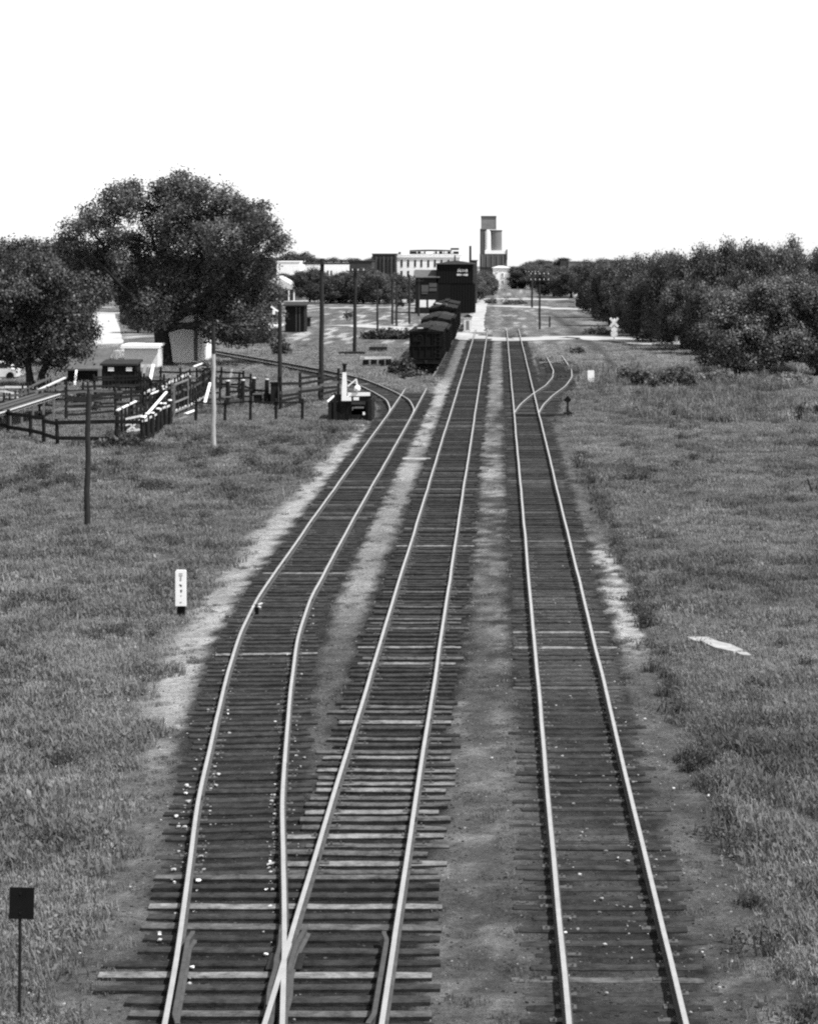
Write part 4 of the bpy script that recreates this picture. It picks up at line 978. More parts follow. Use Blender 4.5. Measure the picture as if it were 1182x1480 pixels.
# lumber stacks
q = P(545, 527); t = thing('lumber_stack', 'pale boards stacked on dark blocks between spur and train', 'lumber stack', q)
b = MB()
for k in range(7): b.box((rnd.gauss(0, .12) - .05, -.1 + .15 * (k % 3), .62 + .09 * (k // 3)), (2.5 + rnd.gauss(0, .2), .15, .08), M_white if k % 2 else M_pale, rz=rnd.gauss(0, .03))
b.build('boards', t)
b = MB()
for x in (-1, -.3, .4, 1.0): b.box((x, 0, .28), (.5, .6, .56), M_black)
b.build('blocks', t)
q = P(546, 507); b = MB()
for k in range(5): b.beam((-.9, k * .25, .15 + .22 * (k % 2)), (.9, k * .25, .18 + .2 * (k % 2)), .22, .2, M_tie[2])
tag(b.build('tie_pile', None, q), 'low pile of dark ties on the grass behind the pale boards', 'tie pile')
q = P(508, 511); b = MB()
for k in range(4): b.tube([(-1.3 + .1 * k, k * .3, .14), (1.3 - .15 * k, .1 + k * .3, .16)], [.14, .13], M_oldwood, 8)
tag(b.build('log_pile', None, q), 'dark logs lying at the foot of the middle distance pole', 'log pile')
# small distant parked car
q = P(578, 443); t = thing('parked_car', 'tiny dark car parked on the far pale road left of the mill', 'car', q)
b = MB(); b.prism([(-.8, .3), (.8, .3), (.8, .8), (.45, .85), (.3, 1.35), (-.5, 1.35), (-.75, .85)], 'y', -.8, .8, M_black); b.build('body', t)
b = MB(); b.prism([(-.42, .9), (.24, .9), (.16, 1.25), (-.4, 1.25)], 'y', -.82, .82, M_grey); b.build('window', t)
for x in (-.5, .5):
    b = MB(); b.tube([(x, -.84, .3), (x, .84, .3)], [.28, .28], M_iron, 12); b.build('wheelset', t)
q = P(573 + 103, 476)  # white hut shape added in place of a pale lit strip
t = thing('lit_strip_stand_in', 'small white hut-shaped shanty at the crossing right of the train', 'stand_in', q)
b = MB(); b.box((0, .6, .85), (1.0, 1.2, 1.7), M_dirtywhite); b.build('wall', t)
b = MB(); b.prism([(-.62, 1.68), (.62, 1.68), (0, 2.0)], 'y', -.1, 1.3, M_black); b.build('roof', t)
b = MB(); b.box((-.02, -.02, .6), (.36, .06, 1.2), M_concrete); b.build('door', t)
# ------------------------------------------------------------------ trees
def leaf_cloud(lobes, n_cl, per, size, seed, csig=.30, shell=.35, gap=.31):
    """lobes: (x,y,z,rx,ry,rz). Leaf quads in small sprays spread through each lobe, thinner towards the middle."""
    g = np.random.default_rng(seed); C = []; DN = []
    vol = np.array([l[3] * l[4] * .5 + l[3] * l[5] * .5 for l in lobes]); vol /= vol.sum()
    for l, f in zip(lobes, vol):
        n = max(3, int(n_cl * f))
        d = g.normal(size=(n, 3)); d /= np.linalg.norm(d, axis=1)[:, None]
        r = (shell + (1 - shell) * g.random(n) ** .55) * (1 + .10 * g.normal(size=n).clip(-1.5, 1.1))
        c = np.array(l[:3]) + d * r[:, None] * np.array(l[3:6])
        C.append(c); DN.append(d)
    C = np.concatenate(C); DN = np.concatenate(DN)
    n3 = (vnoise(C[:, 0] * .55 + 31, C[:, 2] * .55 + C[:, 1] * .21, seed) + vnoise(C[:, 1] * .6 + 7, C[:, 2] * .6 - C[:, 0] * .2, seed + 5)) / 2
    C, DN = C[n3 > gap], DN[n3 > gap]
    global _tone; tone = .6 + .95 * vnoise(C[:, 0] * .9 + 3, C[:, 2] * .9 + C[:, 1] * .5, seed + 9)
    n = len(C) * per
    base = np.repeat(C, per, axis=0); sg = np.repeat(csig * (.6 + .8 * g.random(len(C))), per)
    pos = base + g.normal(size=(n, 3)) * sg[:, None] * np.array([1, 1, .75])
    cn = DN + g.normal(size=DN.shape) * .45 + np.array([0, 0, .35])          # a spray of leaves faces roughly one way
    nrm = np.repeat(cn, per, axis=0) + g.normal(size=(n, 3)) * .55
    nrm /= np.linalg.norm(nrm, axis=1)[:, None]
    a = np.cross(nrm, g.normal(size=(n, 3))); a /= np.linalg.norm(a, axis=1)[:, None]; b = np.cross(nrm, a)
    s = size * (.45 + 1.3 * g.random(n) ** 1.6); L_ = s[:, None] * a * .62; W_ = s[:, None] * b * .38
    V = np.stack([pos - L_, pos + W_ * .9 - L_ * .1, pos + L_, pos - W_ * .9 + L_ * .1], 1).reshape(-1, 3)
    _tone = np.repeat(tone, per * 4)
    return V, np.arange(n * 4).reshape(-1, 4)
def leafy(name, V, f, m):
    me = npmesh(name, V, f, [m]); a = me.attributes.new('tone', 'FLOAT', 'POINT'); a.data.foreach_set('value', _tone.astype(np.float32)); return me
def crown_mesh(lobes, n_cl, per, size, seed, m, **k):
    V, f = leaf_cloud(lobes, n_cl, per, size, seed, **k)
    return leafy('crown', V, f, m)
def trunk_mesh(lobes, r0, h0, seed, stems=1):
    r = random.Random(seed); b = MB()
    cz = sum(l[2] for l in lobes) / len(lobes)
    for st in range(stems):
        ox = (st - (stems - 1) / 2) * r0 * 2.6
        fork = Vector((ox * 1.6 + r.gauss(0, .15), r.gauss(0, .2), h0))
        b.tube([(ox, 0, -.3), (ox, 0, .15), (ox * 1.2, 0, h0 * .5), fork], [r0 * 1.5, r0 * 1.1, r0 * .9, r0 * .78], M_bark, 10)
        ls = [l for i, l in enumerate(lobes) if i % stems == st]
        if len(ls) > 24: ls = ls[::3]
        for l in ls:
            e = Vector(l[:3]); mid = fork.lerp(e, .5) + Vector((r.gauss(0, .3), r.gauss(0, .3), r.uniform(.1, .6)))
            b.tube([fork - Vector((0, 0, .25)), fork.lerp(mid, .5) + Vector((0, 0, .2)), mid, e], [r0 * .34, r0 * .22, r0 * .13, r0 * .03], M_bark, 7)
            for _ in range(2):
                t2 = e + Vector((r.uniform(-1, 1) * l[3] * .8, r.uniform(-1, 1) * l[4] * .8, r.uniform(-.3, .8) * l[5]))
                b.tube([mid, mid.lerp(t2, .5) + Vector((0, 0, .15)), t2], [r0 * .16, r0 * .1, r0 * .03], M_bark, 5)
    return b.mesh('trunk')
def lobes_px(base, L, depth, seed, extra=.9, shrink=.93):
    """lobes given as photo columns/rows + radius at the tree's own distance; spread in depth by real amounts"""
    r = random.Random(seed); s = S(base[1]); out = []
    for k, (x, y, rad) in enumerate(L):
        rr = rad / s * shrink
        out.append(((x - base[0]) / s, r.uniform(-depth, depth) * (.5 + .5 * (k % 2)), (base[1] - y) / s, rr, rr * extra, rr * .92))
    return out
def tree(name, label, base, lobes, n_cl, per, size, seed, m, r0=.3, h0=2.5, group=None, stems=1, cat='tree', **k):
    t = thing(name, label, cat, P(*base), group=group)
    link('crown', crown_mesh(lobes, n_cl, per, size, seed, m, **k), t)
    link('trunk', trunk_mesh(lobes, r0, h0, seed, stems), t)
    return t

# the big tree over the stock pens
BT = (236, 526)
L = [(305, 474, 22), (325, 480, 24), (352, 480, 22), (384, 468, 20), (158, 340, 20), (188, 345, 20), (232, 318, 38), (262, 315, 36), (308, 325, 36), (352, 335, 32), (140, 370, 32), (182, 350, 30), (128, 315, 18), (192, 272, 18), (262, 258, 18), (322, 278, 20), (378, 300, 16), (410, 345, 12), (95, 352, 16), (178, 288, 30), (150, 312, 32), (122, 340, 30), (108, 372, 30), (205, 302, 32), (245, 278, 32), (272, 276, 30), (300, 290, 34), (335, 300, 30), (362, 312, 30), (388, 330, 26), (398, 352, 18), (330, 345, 46), (275, 345, 50),
     (210, 375, 44), (165, 385, 44), (140, 415, 34), (250, 405, 56), (315, 405, 52), (365, 385, 40), (378, 420, 32), (345, 445, 36), (306, 442, 36), (225, 445, 40), (190, 432, 40), (360, 470, 20), (322, 478, 24), (205, 468, 18), (385, 452, 22), (388, 480, 12)]
tree('broadleaf_tree', 'huge spreading dark tree towering over the stock pens on the left', BT, lobes_px(BT, L, 4.6, 2, 1.15, .84), 7600, 28, .17, 5, M_leaf, r0=.8, h0=3.2, csig=.34, shell=.45, gap=.36)
# leafy trees at the left edge
B1 = (52, 557)
L = [(15, 395, 34), (50, 385, 30), (82, 405, 28), (-15, 410, 36), (30, 430, 42), (75, 440, 36), (105, 455, 26), (118, 478, 20), (92, 485, 30), (45, 475, 42), (0, 470, 44), (-35, 450, 40), (20, 505, 28), (80, 515, 22), (115, 505, 16), (-25, 500, 30)]
tree('bushy_tree', 'dense bushy tree with two stems at the left edge, in front of the lean-to shed', B1, lobes_px(B1, L, 2.6, 6, 1.1), 3600, 26, .155, 15, M_leaf, r0=.3, h0=1.9, stems=2, csig=.30)
B2 = (30, 512)
L = [(10, 365, 22), (45, 362, 22), (75, 366, 22), (100, 380, 20), (-20, 362, 24), (25, 390, 34), (70, 400, 34), (110, 410, 24), (-30, 400, 34), (40, 430, 38), (95, 435, 30), (0, 445, 36), (118, 440, 16)]
tree('shade_tree', 'dark shade tree behind the bushy one at the left edge, rounded top', B2, lobes_px(B2, L, 3.5, 9, 1.1), 3200, 24, .19, 25, M_leaf, r0=.4, h0=3, csig=.4)

# right-hand belt of trees: three forms, copied with their own turn and size
def proto_lobes(seed, n=13, h=9.0, w=4.2):
    r = random.Random(seed); out = []
    for k in range(n):
        u = (k + .5) / n; z = h * (.16 + .66 * u); rad = w * .66 * math.sqrt(max(.02, 1 - ((u - .42) / .66) ** 2))
        a = k * 2.4 + r.uniform(-.3, .3); rr = r.uniform(.30, .48) * w
        out.append((math.cos(a) * rad, math.sin(a) * rad, z, rr, rr, rr * .85))
    out.append((0, 0, h * .5, w * .55, w * .55, h * .28)); return out
HID = []
protos = []
for k in range(4):
    lo = proto_lobes(40 + k, 13 + k, 9.0, 4.0 + .3 * k)
    protos.append((crown_mesh(lo, 2400, 24, .19, 60 + k, M_leaf, csig=.32), trunk_mesh(lo, .26, 2.0, 70 + k)))
def row_tree(label, px, py, top, wpx, k, group, name='belt_tree', d=None):
    p = P(px, py); s = S(py); h = (py - top) / s; w = wpx / s
    t = thing(name, label, 'tree', p, rz=rnd.uniform(0, 6.28), group=group)
    link('crown', protos[k][0], t); link('trunk', protos[k][1], t)
    t.scale = (w / 8.2, w / 8.2, h / 9.0); return t
belt = [(860, 458, 372, 62), (905, 462, 369, 70), (880, 470, 378, 58), (935, 480, 360, 78), (965, 494, 352, 78), (1003, 500, 349, 86), (1040, 505, 347, 80), (1066, 505, 339, 74), (1100, 508, 338, 80), (1134, 508, 337, 72), (1178, 510, 352, 78), (1215, 512, 346, 84), (985, 505, 395, 80), (1025, 512, 400, 84), (1085, 520, 385, 84), (940, 492, 392, 66), (1140, 520, 375, 80), (920, 484, 400, 60)]
for i, (px, py, top, wp) in enumerate(belt):
    row_tree('dark leafy tree in the thick belt on the right behind the pale front bush', px, py, top, wp, i % 4, 'trees in the right-hand belt')
# pale leafy thicket in front of the belt
FB = (1085, 541)
L = [(1035, 455, 22), (1058, 440, 24), (1082, 438, 22), (1022, 480, 18), (1050, 478, 30), (1085, 475, 34), (1112, 425, 26), (1140, 418, 24), (1120, 455, 30), (1105, 500, 34), (1065, 512, 28), (1140, 490, 36), (1040, 508, 20), (1085, 525, 22), (1020, 512, 14)]
tree('leafy_thicket', 'lighter bushy tree with dense low foliage at the front of the right belt', FB, lobes_px(FB, L, 2.0, 12, 1.15), 3800, 24, .15, 33, M_leaf2, r0=.18, h0=1.0, stems=3, csig=.28, shell=.5)
FB2 = (1185, 540)
L = [(1165, 430, 24), (1190, 420, 26), (1215, 430, 30), (1170, 465, 28), (1200, 470, 34), (1160, 500, 26), (1190, 510, 30), (1225, 500, 32)]
tree('leafy_thicket', 'lighter bushy tree cut by the right edge of the view', FB2, lobes_px(FB2, L, 2.0, 13, 1.15), 2100, 24, .15, 34, M_leaf2, r0=.18, h0=1.0, stems=2, csig=.28)

# skyline trees in several rows
_fr = random.Random(3)
def far_row(spots, lab, group, name='distant_tree'):
    for i, (px, py, top, wp) in enumerate(spots): row_tree(lab, px, py, top, wp * _fr.uniform(1.1, 1.6), _fr.randrange(4), group, name)
far_row([(448, 436, 384, 40), (478, 438, 392, 40), (500, 437, 388, 36), (525, 438, 384, 36), (548, 439, 388, 40), (572, 438, 392, 34), (590, 437, 398, 22), (462, 432, 396, 34), (512, 436, 398, 34), (540, 436, 400, 30)], 'small dark tree in the row before the white buildings on the left', 'trees before the white buildings')
far_row([(412, 424, 392, 26), (432, 426, 390, 26), (396, 424, 394, 24), (446, 426, 394, 24)], 'dark small tree between the low white warehouse and the bright-roofed bungalow', 'trees behind the bungalow')
far_row([(405, 408, 371, 36), (432, 408, 361, 34), (455, 408, 371, 30), (490, 406, 371, 34), (520, 406, 373, 30), (540, 405, 370, 30), (380, 410, 368, 40)], 'faint rounded tree on the skyline behind the low white buildings', 'skyline trees on the left')
far_row([(690, 430, 386, 26), (702, 426, 390, 22), (684, 436, 396, 24), (708, 422, 398, 16)], 'dark tree between the coaling tower and the narrow white house', 'trees beside the coaling tower')
far_row([(752, 417, 382, 30), (772, 416, 378, 34), (792, 418, 379, 36), (815, 420, 384, 34), (800, 428, 388, 40), (825, 430, 380, 44), (850, 436, 376, 46), (858, 428, 372, 44), (880, 430, 370, 44)], 'dark tree on the skyline right of the narrow white house', 'skyline trees on the right')
far_row([(-20, 480, 352, 80), (110, 470, 372, 60), (140, 445, 385, 40), (190, 450, 380, 60), (200, 480, 430, 40), (330, 440, 385, 50), (365, 445, 390, 44)], 'dark tree standing behind the big spreading one on the left', 'trees behind the big tree')

_g = random.Random(5)
far_row([(x + _g.uniform(-6, 6), 401 + _g.uniform(-2, 3), 374 + _g.uniform(-3, 5) - (6 if x < 430 else 0), 40 + _g.uniform(-6, 8)) for x in list(range(-30, 560, 24)) + list(range(770, 1230, 26))], 'hazy small tree of the farthest wood on the skyline', 'farthest skyline trees')
# ------------------------------------------------------------------ shrubs and weeds as things
def shrub(label, px, py, hpx, wpx, m, seed, size=.2, n=160, group=None):
    s = S(py); h = hpx / s; w = wpx / s / 2; r = random.Random(seed)
    lo = []
    for _ in range(11):
        hh = h * r.choice([.4, .55, .7, 1.0]); ww = w * r.uniform(.2, .42); lo.append((r.uniform(-.85, .85) * w, r.uniform(-.4, .4) * w, hh * .5, ww, ww, hh * .45))
    t = thing('shrub', label, 'shrub', P(px, py), group=group)
    V, f = leaf_cloud(lo, n, 10, size, seed, csig=size * .9, shell=.2)
    link('foliage', leafy('foliage', V, f, m), t)
    b = MB()
    for k in range(5):
        l = lo[k]; b.tube([(l[0] * .15, l[1] * .15, -.05), (l[0] * .6, l[1] * .6, l[2] * .5), l[:3]], [.04, .03, .012], M_bark, 5)
    b.build('stem', t); return t
shrub('dark low brush behind the pale board stack', 545, 489, 16, 40, M_leaf, 1, .24, 260)
shrub('dark low brush stretching toward the near boxcar', 575, 489, 18, 44, M_leaf, 2, .24, 300)
shrub('dark weeds hugging the left side of the near boxcar', 581, 541, 24, 30, M_leaf, 3, .2, 240)
shrub('dark weeds lower down beside the near boxcar end', 600, 546, 14, 34, M_leaf, 33, .2, 200)
shrub('dark clump of brush at the edge of the right-hand grass', 922, 554, 34, 66, M_leaf, 4, .17, 520)
shrub('broad weedy clump right of the dark brush', 972, 557, 32, 60, M_leaf2, 5, .17, 480)
shrub('pale tall weeds under the lighter bushy tree', 1030, 552, 22, 70, M_leaf3, 6, .2, 340)
shrub('pale weeds along the foot of the right trees', 1140, 556, 20, 90, M_leaf3, 7, .2, 360)
shrub('dark bush at the right edge of the grass', 1172, 606, 30, 40, M_leaf, 8, .16, 260)
shrub('dark bush lower on the right edge', 1175, 710, 46, 46, M_leaf, 9, .14, 300)
shrub('dark tall weed beside the spur end', 822, 509, 20, 12, M_leaf, 10, .18, 110)
shrub('low dark clump near the spur end', 832, 511, 8, 22, M_leaf, 11, .18, 110)
shrub('dark low brush at the far road right of the crossbuck post', 868, 482, 9, 44, M_leaf, 12, .22, 160)
shrub('dark hedge clump on the far road between the tracks', 709, 438, 7, 15, M_leaf, 13, .3, 90)
shrub('dark hedge strip beyond the far road', 745, 439, 6, 36, M_leaf2, 14, .3, 110)
shrub('bushy sapling growing round the bleached pole foot in the pens', 300, 562, 50, 22, M_leaf, 15, .2, 200)
shrub('leafy clump standing inside the pens by the dark post', 128, 592, 46, 50, M_leaf, 16, .18, 320)
shrub('dark weeds along the front pen fence', 170, 645, 16, 70, M_leaf2, 17, .14, 260)
shrub('brush leaning against the bracketed pole', 405, 512, 34, 26, M_leaf2, 18, .2, 180)
shrub('small dark tree-like bush by the far pale strip', 502, 463, 14, 20, M_leaf, 19, .25, 110)

# ------------------------------------------------------------------ grass, weeds and stones nobody could count
def tuft(seed, n=46, rad=.32, h=.20, wd=.012, lean=.5, broad=0):
    g = np.random.default_rng(seed)
    a = g.random(n) * 6.283; rr = rad * np.sqrt(g.random(n)); x = rr * np.cos(a); y = rr * np.sin(a)
    hh = h * (.45 + .8 * g.random(n)); da = g.random(n) * 6.283; le = lean * hh * (.3 + g.random(n))
    dx, dy = np.cos(da), np.sin(da); w = wd * (.6 + .9 * g.random(n))
    px, py = -dy * w, dx * w; z0 = np.full(n, -.02)
    A = np.c_[x - px, y - py, z0]; B = np.c_[x + px, y + py, z0]
    C = np.c_[x + dx * le * .45 + px * .8, y + dy * le * .45 + py * .8, hh * .62]; D = np.c_[x + dx * le * .45 - px * .8, y + dy * le * .45 - py * .8, hh * .62]
    E = np.c_[x + dx * le + px * .15, y + dy * le + py * .15, hh]; Fv = np.c_[x + dx * le - px * .15, y + dy * le - py * .15, hh]
    V = np.stack([A, B, C, D, E, Fv], 1).reshape(-1, 3); i0 = np.arange(n)[:, None] * 6
    f = np.concatenate([i0 + [0, 1, 2, 3], i0 + [3, 2, 4, 5]])
    if broad:
        k = broad; c = np.c_[g.normal(size=k) * rad * .5, g.normal(size=k) * rad * .5, h * (.3 + .7 * g.random(k))]
        nr = g.normal(size=(k, 3)); nr[:, 2] = np.abs(nr[:, 2]) + .5; nr /= np.linalg.norm(nr, axis=1)[:, None]
        aa = np.cross(nr, g.normal(size=(k, 3))); aa /= np.linalg.norm(aa, axis=1)[:, None]; bb = np.cross(nr, aa); s = (.02 + .032 * g.random(k))[:, None]
        V2 = np.stack([c - aa * s, c + bb * s * .6, c + aa * s, c - bb * s * .6], 1).reshape(-1, 3)
        f = np.concatenate([f, np.arange(k * 4).reshape(-1, 4) + len(V)]); V = np.concatenate([V, V2])
    return V, f
def grassmat(name, v, var):
    m = bpy.data.materials.new(name); m.use_nodes = True
    N = m.node_tree.nodes; L = m.node_tree.links; N.remove(N['Principled BSDF']); out = N['Material Output']
    oi = N.new('ShaderNodeObjectInfo'); ge = N.new('ShaderNodeNewGeometry')
    at = N.new('ShaderNodeAttribute'); at.attribute_type = 'INSTANCER'; at.attribute_name = 'tone'
    r1 = N.new('ShaderNodeMapRange'); r1.inputs['To Min'].default_value = 1 - var; r1.inputs['To Max'].default_value = 1 + var; L.new(oi.outputs['Random'], r1.inputs[0])
    r2 = N.new('ShaderNodeMapRange'); r2.inputs['To Min'].default_value = .8; r2.inputs['To Max'].default_value = 1.2; L.new(ge.outputs['Random Per Island'], r2.inputs[0])
    a = N.new('ShaderNodeMath'); a.operation = 'MULTIPLY'; L.new(r1.outputs[0], a.inputs[0]); L.new(r2.outputs[0], a.inputs[1])
    b = N.new('ShaderNodeMath'); b.operation = 'MULTIPLY'; L.new(a.outputs[0], b.inputs[0]); L.new(at.outputs['Fac'], b.inputs[1])
    c = N.new('ShaderNodeMath'); c.operation = 'MULTIPLY'; L.new(b.outputs[0], c.inputs[0]); c.inputs[1].default_value = v
    cb = N.new('ShaderNodeCombineColor')
    for k in range(3): L.new(c.outputs[0], cb.inputs[k])
    d = N.new('ShaderNodeBsdfDiffuse'); t = N.new('ShaderNodeBsdfTranslucent'); mx = N.new('ShaderNodeMixShader'); mx.inputs[0].default_value = .3
    L.new(cb.outputs[0], d.inputs[0]); L.new(cb.outputs[0], t.inputs[0]); L.new(d.outputs[0], mx.inputs[1]); L.new(t.outputs[0], mx.inputs[2]); L.new(mx.outputs[0], out.inputs[0])
    return m
def scatter(name, label, protos_m, X, Y, sc, tone, seed, zoff=0):
    g = np.random.default_rng(seed)
    cc = bpy.data.collections.new(name + '_source')
    for i, me in enumerate(protos_m):
        o = bpy.data.objects.new('%s_clump' % name, me); cc.objects.link(o)
    Z = hgt(X, Y) + zoff
    me = bpy.data.meshes.new(name); me.vertices.add(len(X)); me.vertices.foreach_set('co', np.c_[X, Y, Z].astype(np.float32).ravel())
    for nm, v in (('sc', sc), ('tone', tone)):
        a = me.attributes.new(nm, 'FLOAT', 'POINT'); a.data.foreach_set('value', np.asarray(v, np.float32))
    o = link(name, me); tag(o, label, None, None, 'stuff')
    ng = bpy.data.node_groups.new(name + '_nodes', 'GeometryNodeTree')
    ng.interface.new_socket('Geometry', in_out='INPUT', socket_type='NodeSocketGeometry'); ng.interface.new_socket('Geometry', in_out='OUTPUT', socket_type='NodeSocketGeometry')
    N = ng.nodes; L = ng.links; gi = N.new('NodeGroupInput'); go = N.new('NodeGroupOutput')
    ci = N.new('GeometryNodeCollectionInfo'); ci.inputs['Collection'].default_value = cc; ci.inputs['Separate Children'].default_value = True; ci.inputs['Reset Children'].default_value = True
    ip = N.new('GeometryNodeInstanceOnPoints'); ip.inputs['Pick Instance'].default_value = True
    rv = N.new('FunctionNodeRandomValue'); rv.data_type = 'FLOAT_VECTOR'; rv.inputs['Min'].default_value = (-.12, -.12, 0); rv.inputs['Max'].default_value = (.12, .12, 6.283)
    ri = N.new('FunctionNodeRandomValue'); ri.data_type = 'INT'
    for s_ in ri.inputs:
        if s_.name == 'Max' and s_.type == 'INT': s_.default_value = len(protos_m) - 1
        if s_.name == 'Min' and s_.type == 'INT': s_.default_value = 0
    na = N.new('GeometryNodeInputNamedAttribute'); na.data_type = 'FLOAT'; na.inputs['Name'].default_value = 'sc'
    L.new(gi.outputs[0], ip.inputs['Points']); L.new(ci.outputs[0], ip.inputs['Instance'])
    L.new([q for q in ri.outputs if q.type == 'INT'][0], ip.inputs['Instance Index'])
    L.new([q for q in rv.outputs if q.type == 'VECTOR'][0], ip.inputs['Rotation'])
    L.new([q for q in na.outputs if q.enabled][0], ip.inputs['Scale'])
    L.new(ip.outputs[0], go.inputs[0])
    md = o.modifiers.new('clumps', 'NODES'); md.node_group = ng
    return o
M_grass = grassmat('field_grass', .168, .14)
M_gstraw = grassmat('seed_stalks', .22, .3)
tufts = []
for k in range(7):
    V, f = tuft(100 + k, 64, .34, .105 + .015 * (k % 3), .008, .75, 14 if k % 2 else 5)
    tufts.append(npmesh('grass_clump', V, f, [M_gstraw if k == 6 else M_grass]))
def field(x0, x1, y0, y1, dens, seed):
    g = np.random.default_rng(seed); n = int((x1 - x0) * (y1 - y0) * dens)
    return x0 + (x1 - x0) * g.random(n), y0 + (y1 - y0) * g.random(n), g
def grass_cover(X, Y):
    """0..1 cover of grass; bare on the track beds, paths and roads"""
    n1 = fbm(X * .55, Y * .35, 31); n2 = fbm(X * 2.2, Y * 1.6, 41)
    right = sstep(XR + 2.05, XR + 2.55, X + .8 * (n2 - .5))
    e = sid(Y) - 1.5 - X; wd = .95 + .9 * (n1 - .5) - .35 * (1 - sstep(40, 52, Y))
    left = sstep(wd - .2, wd + .5, e + .9 * (n2 - .5))
    left = np.where(Y > 124, sstep(1.75, 2.3, e + 1.5), left)
    left = np.where((Y > 155) & (Y < 171) & (X < -4.9), 1, left)
    c = np.maximum(right, left)
    d = np.minimum(pdist(X, Y, path_lsp), np.where(Y > 193 + 4 * n2, 99, pdist(X, Y, path_rsp))); c = c * sstep(1.4, 1.9, d + .6 * (n2 - .5))
    c = c * np.where((X > 5) & (Y > 162), sstep(.5, .9, np.abs(X - lane_x(Y))), 1)
    return c
parts = []
for (x0, x1, y0, y1, dn, s) in ((3.4, 20, 24, 60, 22, 1), (3.4, 30, 60, 130, 8.5, 2), (-26, -5.2, 24, 60, 22, 3), (-42, -7, 60, 130, 8.0, 4), (3.4, 42, 130, 235, 2.8, 5), (-62, -4.8, 130, 235, 2.6, 6)):
    X, Y, g = field(x0, x1, y0, y1, dn, s)
    fr = (X < .16 * Y + 3) & (X > -.245 * Y - 3); X, Y = X[fr], Y[fr]
    keep = g.random(len(X)) < grass_cover(X, Y) * (.35 + .65 * sstep(.25, .5, fbm(X * .9, Y * .7, 91)))
    X, Y = X[keep], Y[keep]
    big = 1.0 if y0 < 60 else (1.1 if y0 < 130 else 1.15)
    n4 = fbm(X * .33, Y * .2, 71); n6 = fbm(X * .2, Y * .09, 75); n5 = fbm(X * 1.1, Y * .9, 72, 2)
    sc = big * (.55 + .5 * g.random(len(X)) + .75 * sstep(.5, .72, n5)) * (.8 + .5 * n4)
    edge = np.minimum(np.abs(X - 4.0), 9); sc = sc * np.where((X > 0) & (X < 4.4) & (Y < 90), .75, 1)
    tn = .58 + .60 * fbm(X * .5, Y * .3, 73) + .66 * n6 - .35 * sstep(.56, .68, n5) + .5 * sstep(130, 190, Y)
    parts.append((X, Y, sc, np.clip(tn, .3, 2.2)))
X, Y, sc, tn = (np.concatenate([p[i] for p in parts]) for i in range(4))
scatter('field_grass', 'rough grass and weeds covering the fields beside the tracks', tufts, X, Y, sc, tn, 1)
# thin weeds on the earth between the tracks
X, Y, g = field(-10, 4.6, 24, 135, 6.0, 9)
sx = sid(Y); mid = ((X > XM + 1.25) & (X < XR - 1.2)) | ((X > sx + 1.3) & (X < XM - 1.3)) | ((X > XR + 1.3) & (X < XR + 2.6)) | ((X < sx - 1.5) & (X > sx - 3.4))
keep = mid & (g.random(len(X)) < .75 * sstep(.42, .62, fbm(X * 1.1, Y * .8, 93))) & ~((Y > 64) & (Y < 120) & (g.random(len(X)) < .6))
X, Y = X[keep], Y[keep]; scatter('track_weeds', 'thin low weeds on the bare earth between the tracks', tufts[:5], X, Y, .28 + .4 * g.random(len(X)), .6 + .5 * g.random(len(X)), 2)
# dark coarse weeds along the grass edges
V, f = tuft(300, 30, .30, .3, .014, .7, 60); V2, f2 = tuft(301, 26, .36, .26, .014, .8, 70)
M_dgrass = grassmat('coarse_weeds', .075, .25)
wts = [npmesh('weed_clump', V, f, [M_dgrass]), npmesh('weed_clump', V2, f2, [M_dgrass])]
X1, Y1, g = field(3.2, 5.0, 24, 110, 3.0, 15); k1 = g.random(len(X1)) < np.exp(-((X1 - 3.95 - .5 * (fbm(Y1 * .3, Y1 * 0, 4) - .5)) / .22) ** 2); X1, Y1 = X1[k1], Y1[k1]
X2, Y2, g2 = field(-22, -6, 26, 120, 1.3, 16); e = sid(Y2) - 1.5 - X2; n1 = fbm(X2 * .7, Y2 * .4, 95)
k2 = (g2.random(len(X2)) < .9 * sstep(.54, .66, n1) + 1.0 * sstep(.4, .6, n1) * np.exp(-((X2 + .205 * Y2) / 1.6) ** 2) * (Y2 > 42) * (Y2 < 75)) & (e > 1.4) & (X2 > -.245 * Y2 - 2); X2, Y2 = X2[k2], Y2[k2]
X3, Y3, g3 = field(4.4, 22, 40, 175, .5, 17); n1 = fbm(X3 * .5, Y3 * .25, 96); k3 = (g3.random(len(X3)) < sstep(.55, .66, n1)) & (X3 < .16 * Y3 + 2); X3, Y3 = X3[k3], Y3[k3]
X, Y = np.concatenate([X1, X2, X3]), np.concatenate([Y1, Y2, Y3])
scatter('coarse_weeds', 'dark coarse weeds in clumps along the grass edges', wts, X, Y, (.45 + .7 * rng.random(len(X))) * np.where(Y > 90, 1.5, 1), .7 + .6 * rng.random(len(X)), 3)
# tall rough weeds on the bank in front of the right-hand trees
X, Y, g = field(6, 32, 128, 188, 1.5, 41); k_ = (g.random(len(X)) < sstep(.42, .62, fbm(X * .3, Y * .12, 99)) * sstep(7, 14, X + .05 * (Y - 128))) & (X < .16 * Y + 3); X, Y = X[k_], Y[k_]
V, f = tuft(310, 46, .40, .42, .014, .6, 50); M_tall = grassmat('bank_weeds', .16, .3)
scatter('bank_weeds', 'tall rough weeds on the bank before the right-hand trees', [npmesh('weed_clump', V, f, [M_tall])], X, Y, .7 + 1.0 * g.random(len(X)), .5 + 1.0 * fbm(X * .4, Y * .3, 98), 7)
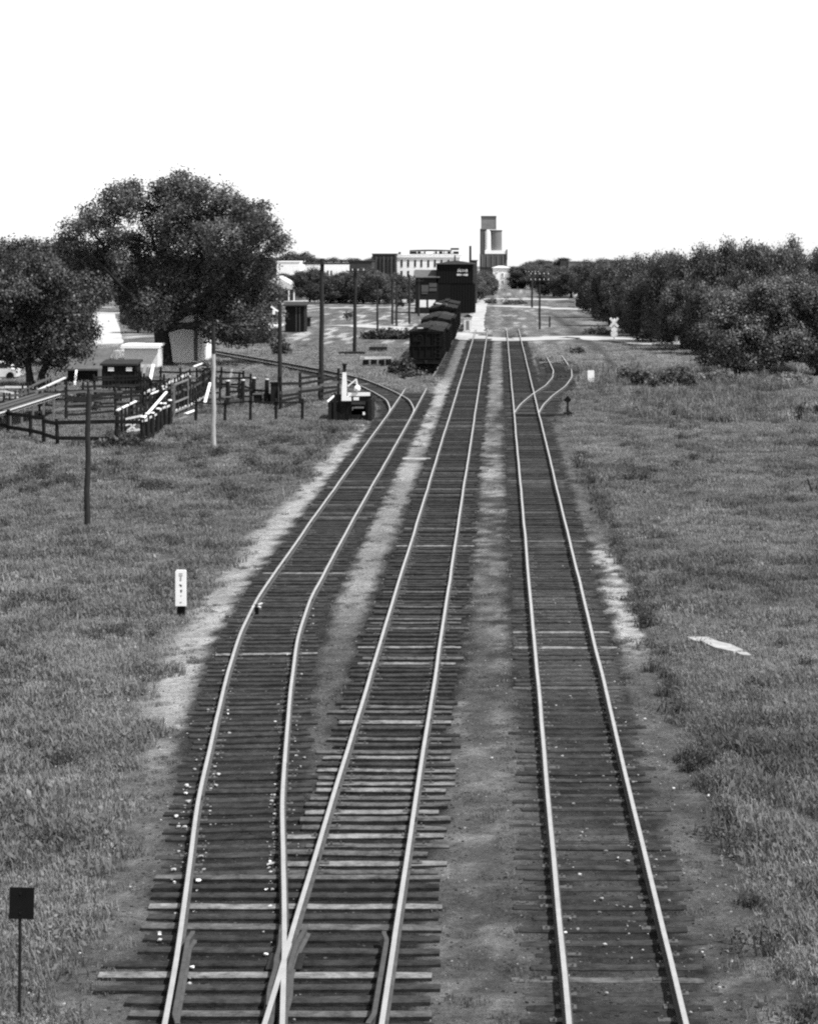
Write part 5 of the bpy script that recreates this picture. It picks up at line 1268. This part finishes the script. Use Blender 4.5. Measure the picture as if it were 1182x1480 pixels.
# stones
def pebbles(seed):
    g = np.random.default_rng(seed); bm = bmesh.new(); bmesh.ops.create_icosphere(bm, subdivisions=1, radius=.035)
    for v in bm.verts: v.co *= g.uniform(.55, 1.35); v.co.z *= .5
    me = bpy.data.meshes.new('stone'); bm.to_mesh(me); bm.free(); return me
M_st = grassmat('limestone', .34, .55)
stones = [pebbles(k) for k in range(5)]
for m_ in stones: m_.materials.append(M_st)
M_ci = grassmat('cinder', .05, .6)
cind = [pebbles(20 + k) for k in range(4)]
for m_ in cind: m_.materials.append(M_ci)
X, Y, g = field(XR - .75, XR + 1.7, 24, 75, 9, 31)
k_ = g.random(len(X)) < .75 * sstep(.40, .66, fbm(X * 1.7, Y * .9, 97)) * (1.1 - .75 * sstep(30, 62, Y)); Xa, Ya = X[k_], Y[k_]
y_ = g.uniform(25, 62, 600); side = g.integers(0, 4, 600); Xb = sid(y_) + np.array([-G - .2, -G + .16, G - .17, G + .2])[side] + g.normal(size=600) * .07; kb = ((y_ < 45) | (g.random(600) < .4)) & (g.random(600) < .3 + .7 * (vnoise(y_ * .5, side * 5.0, 3) > .5)); Xb, Yb = Xb[kb], y_[kb]
X, Y, g = field(-8.5, 4.6, 24, 90, .55, 32); k_ = bed(X, Y) > 1.3; Xc, Yc = X[k_], Y[k_]
yd = g.uniform(29, 42, 110); sdd = g.integers(0, 3, 110); Xd = sid(yd) + np.array([-G - .28, -G + .2, G - .2])[sdd] + g.normal(size=110) * .06; kd = vnoise(yd * .8, sdd * 9.0, 8) > .35; Xd, Yd = Xd[kd], yd[kd]
X, Y = np.concatenate([Xa, Xb, Xc, Xd]), np.concatenate([Ya, Yb, Yc, Yd])
s_ = np.concatenate([.3 + .75 * g.random(len(Xa)) ** 2, .3 + .95 * g.random(len(Xb)) ** 2.5, .3 + .6 * g.random(len(Xc)) ** 2, (.45 + 1.1 * g.random(len(Xd)) ** 2)])
scatter('ballast_stones', 'scattered pale stones between and beside the rails', stones, X, Y, s_, np.r_[.5 + 1.1 * g.random(len(X) - len(Xd)), .9 + .9 * g.random(len(Xd))], 4, .045)
X, Y, g = field(-8, 3.6, 24, 70, 26, 33); k_ = (bed(X, Y) < 1.7); X, Y = X[k_], Y[k_]
scatter('cinder_ballast', 'dark cinders packed between the ties', cind, X, Y, .35 + .6 * g.random(len(X)), .5 + 1.2 * g.random(len(X)) ** 2, 5, .0)

M_clod = grassmat('dirt_clod', .15, .6)
clods = [pebbles(40 + k) for k in range(4)]
for m_ in clods: m_.materials.append(M_clod)
X, Y, g = field(-9.5, 4.8, 24, 85, 22, 35); k_ = (bed(X, Y) > 1.25) & (grass_cover(X, Y) < .5); X, Y = X[k_], Y[k_]
scatter('earth_clods', 'small clods and grit on the bare earth beside the tracks', clods, X, Y, .2 + .7 * g.random(len(X)) ** 2.5, .3 + 1.5 * g.random(len(X)) ** 1.6, 6, .0)
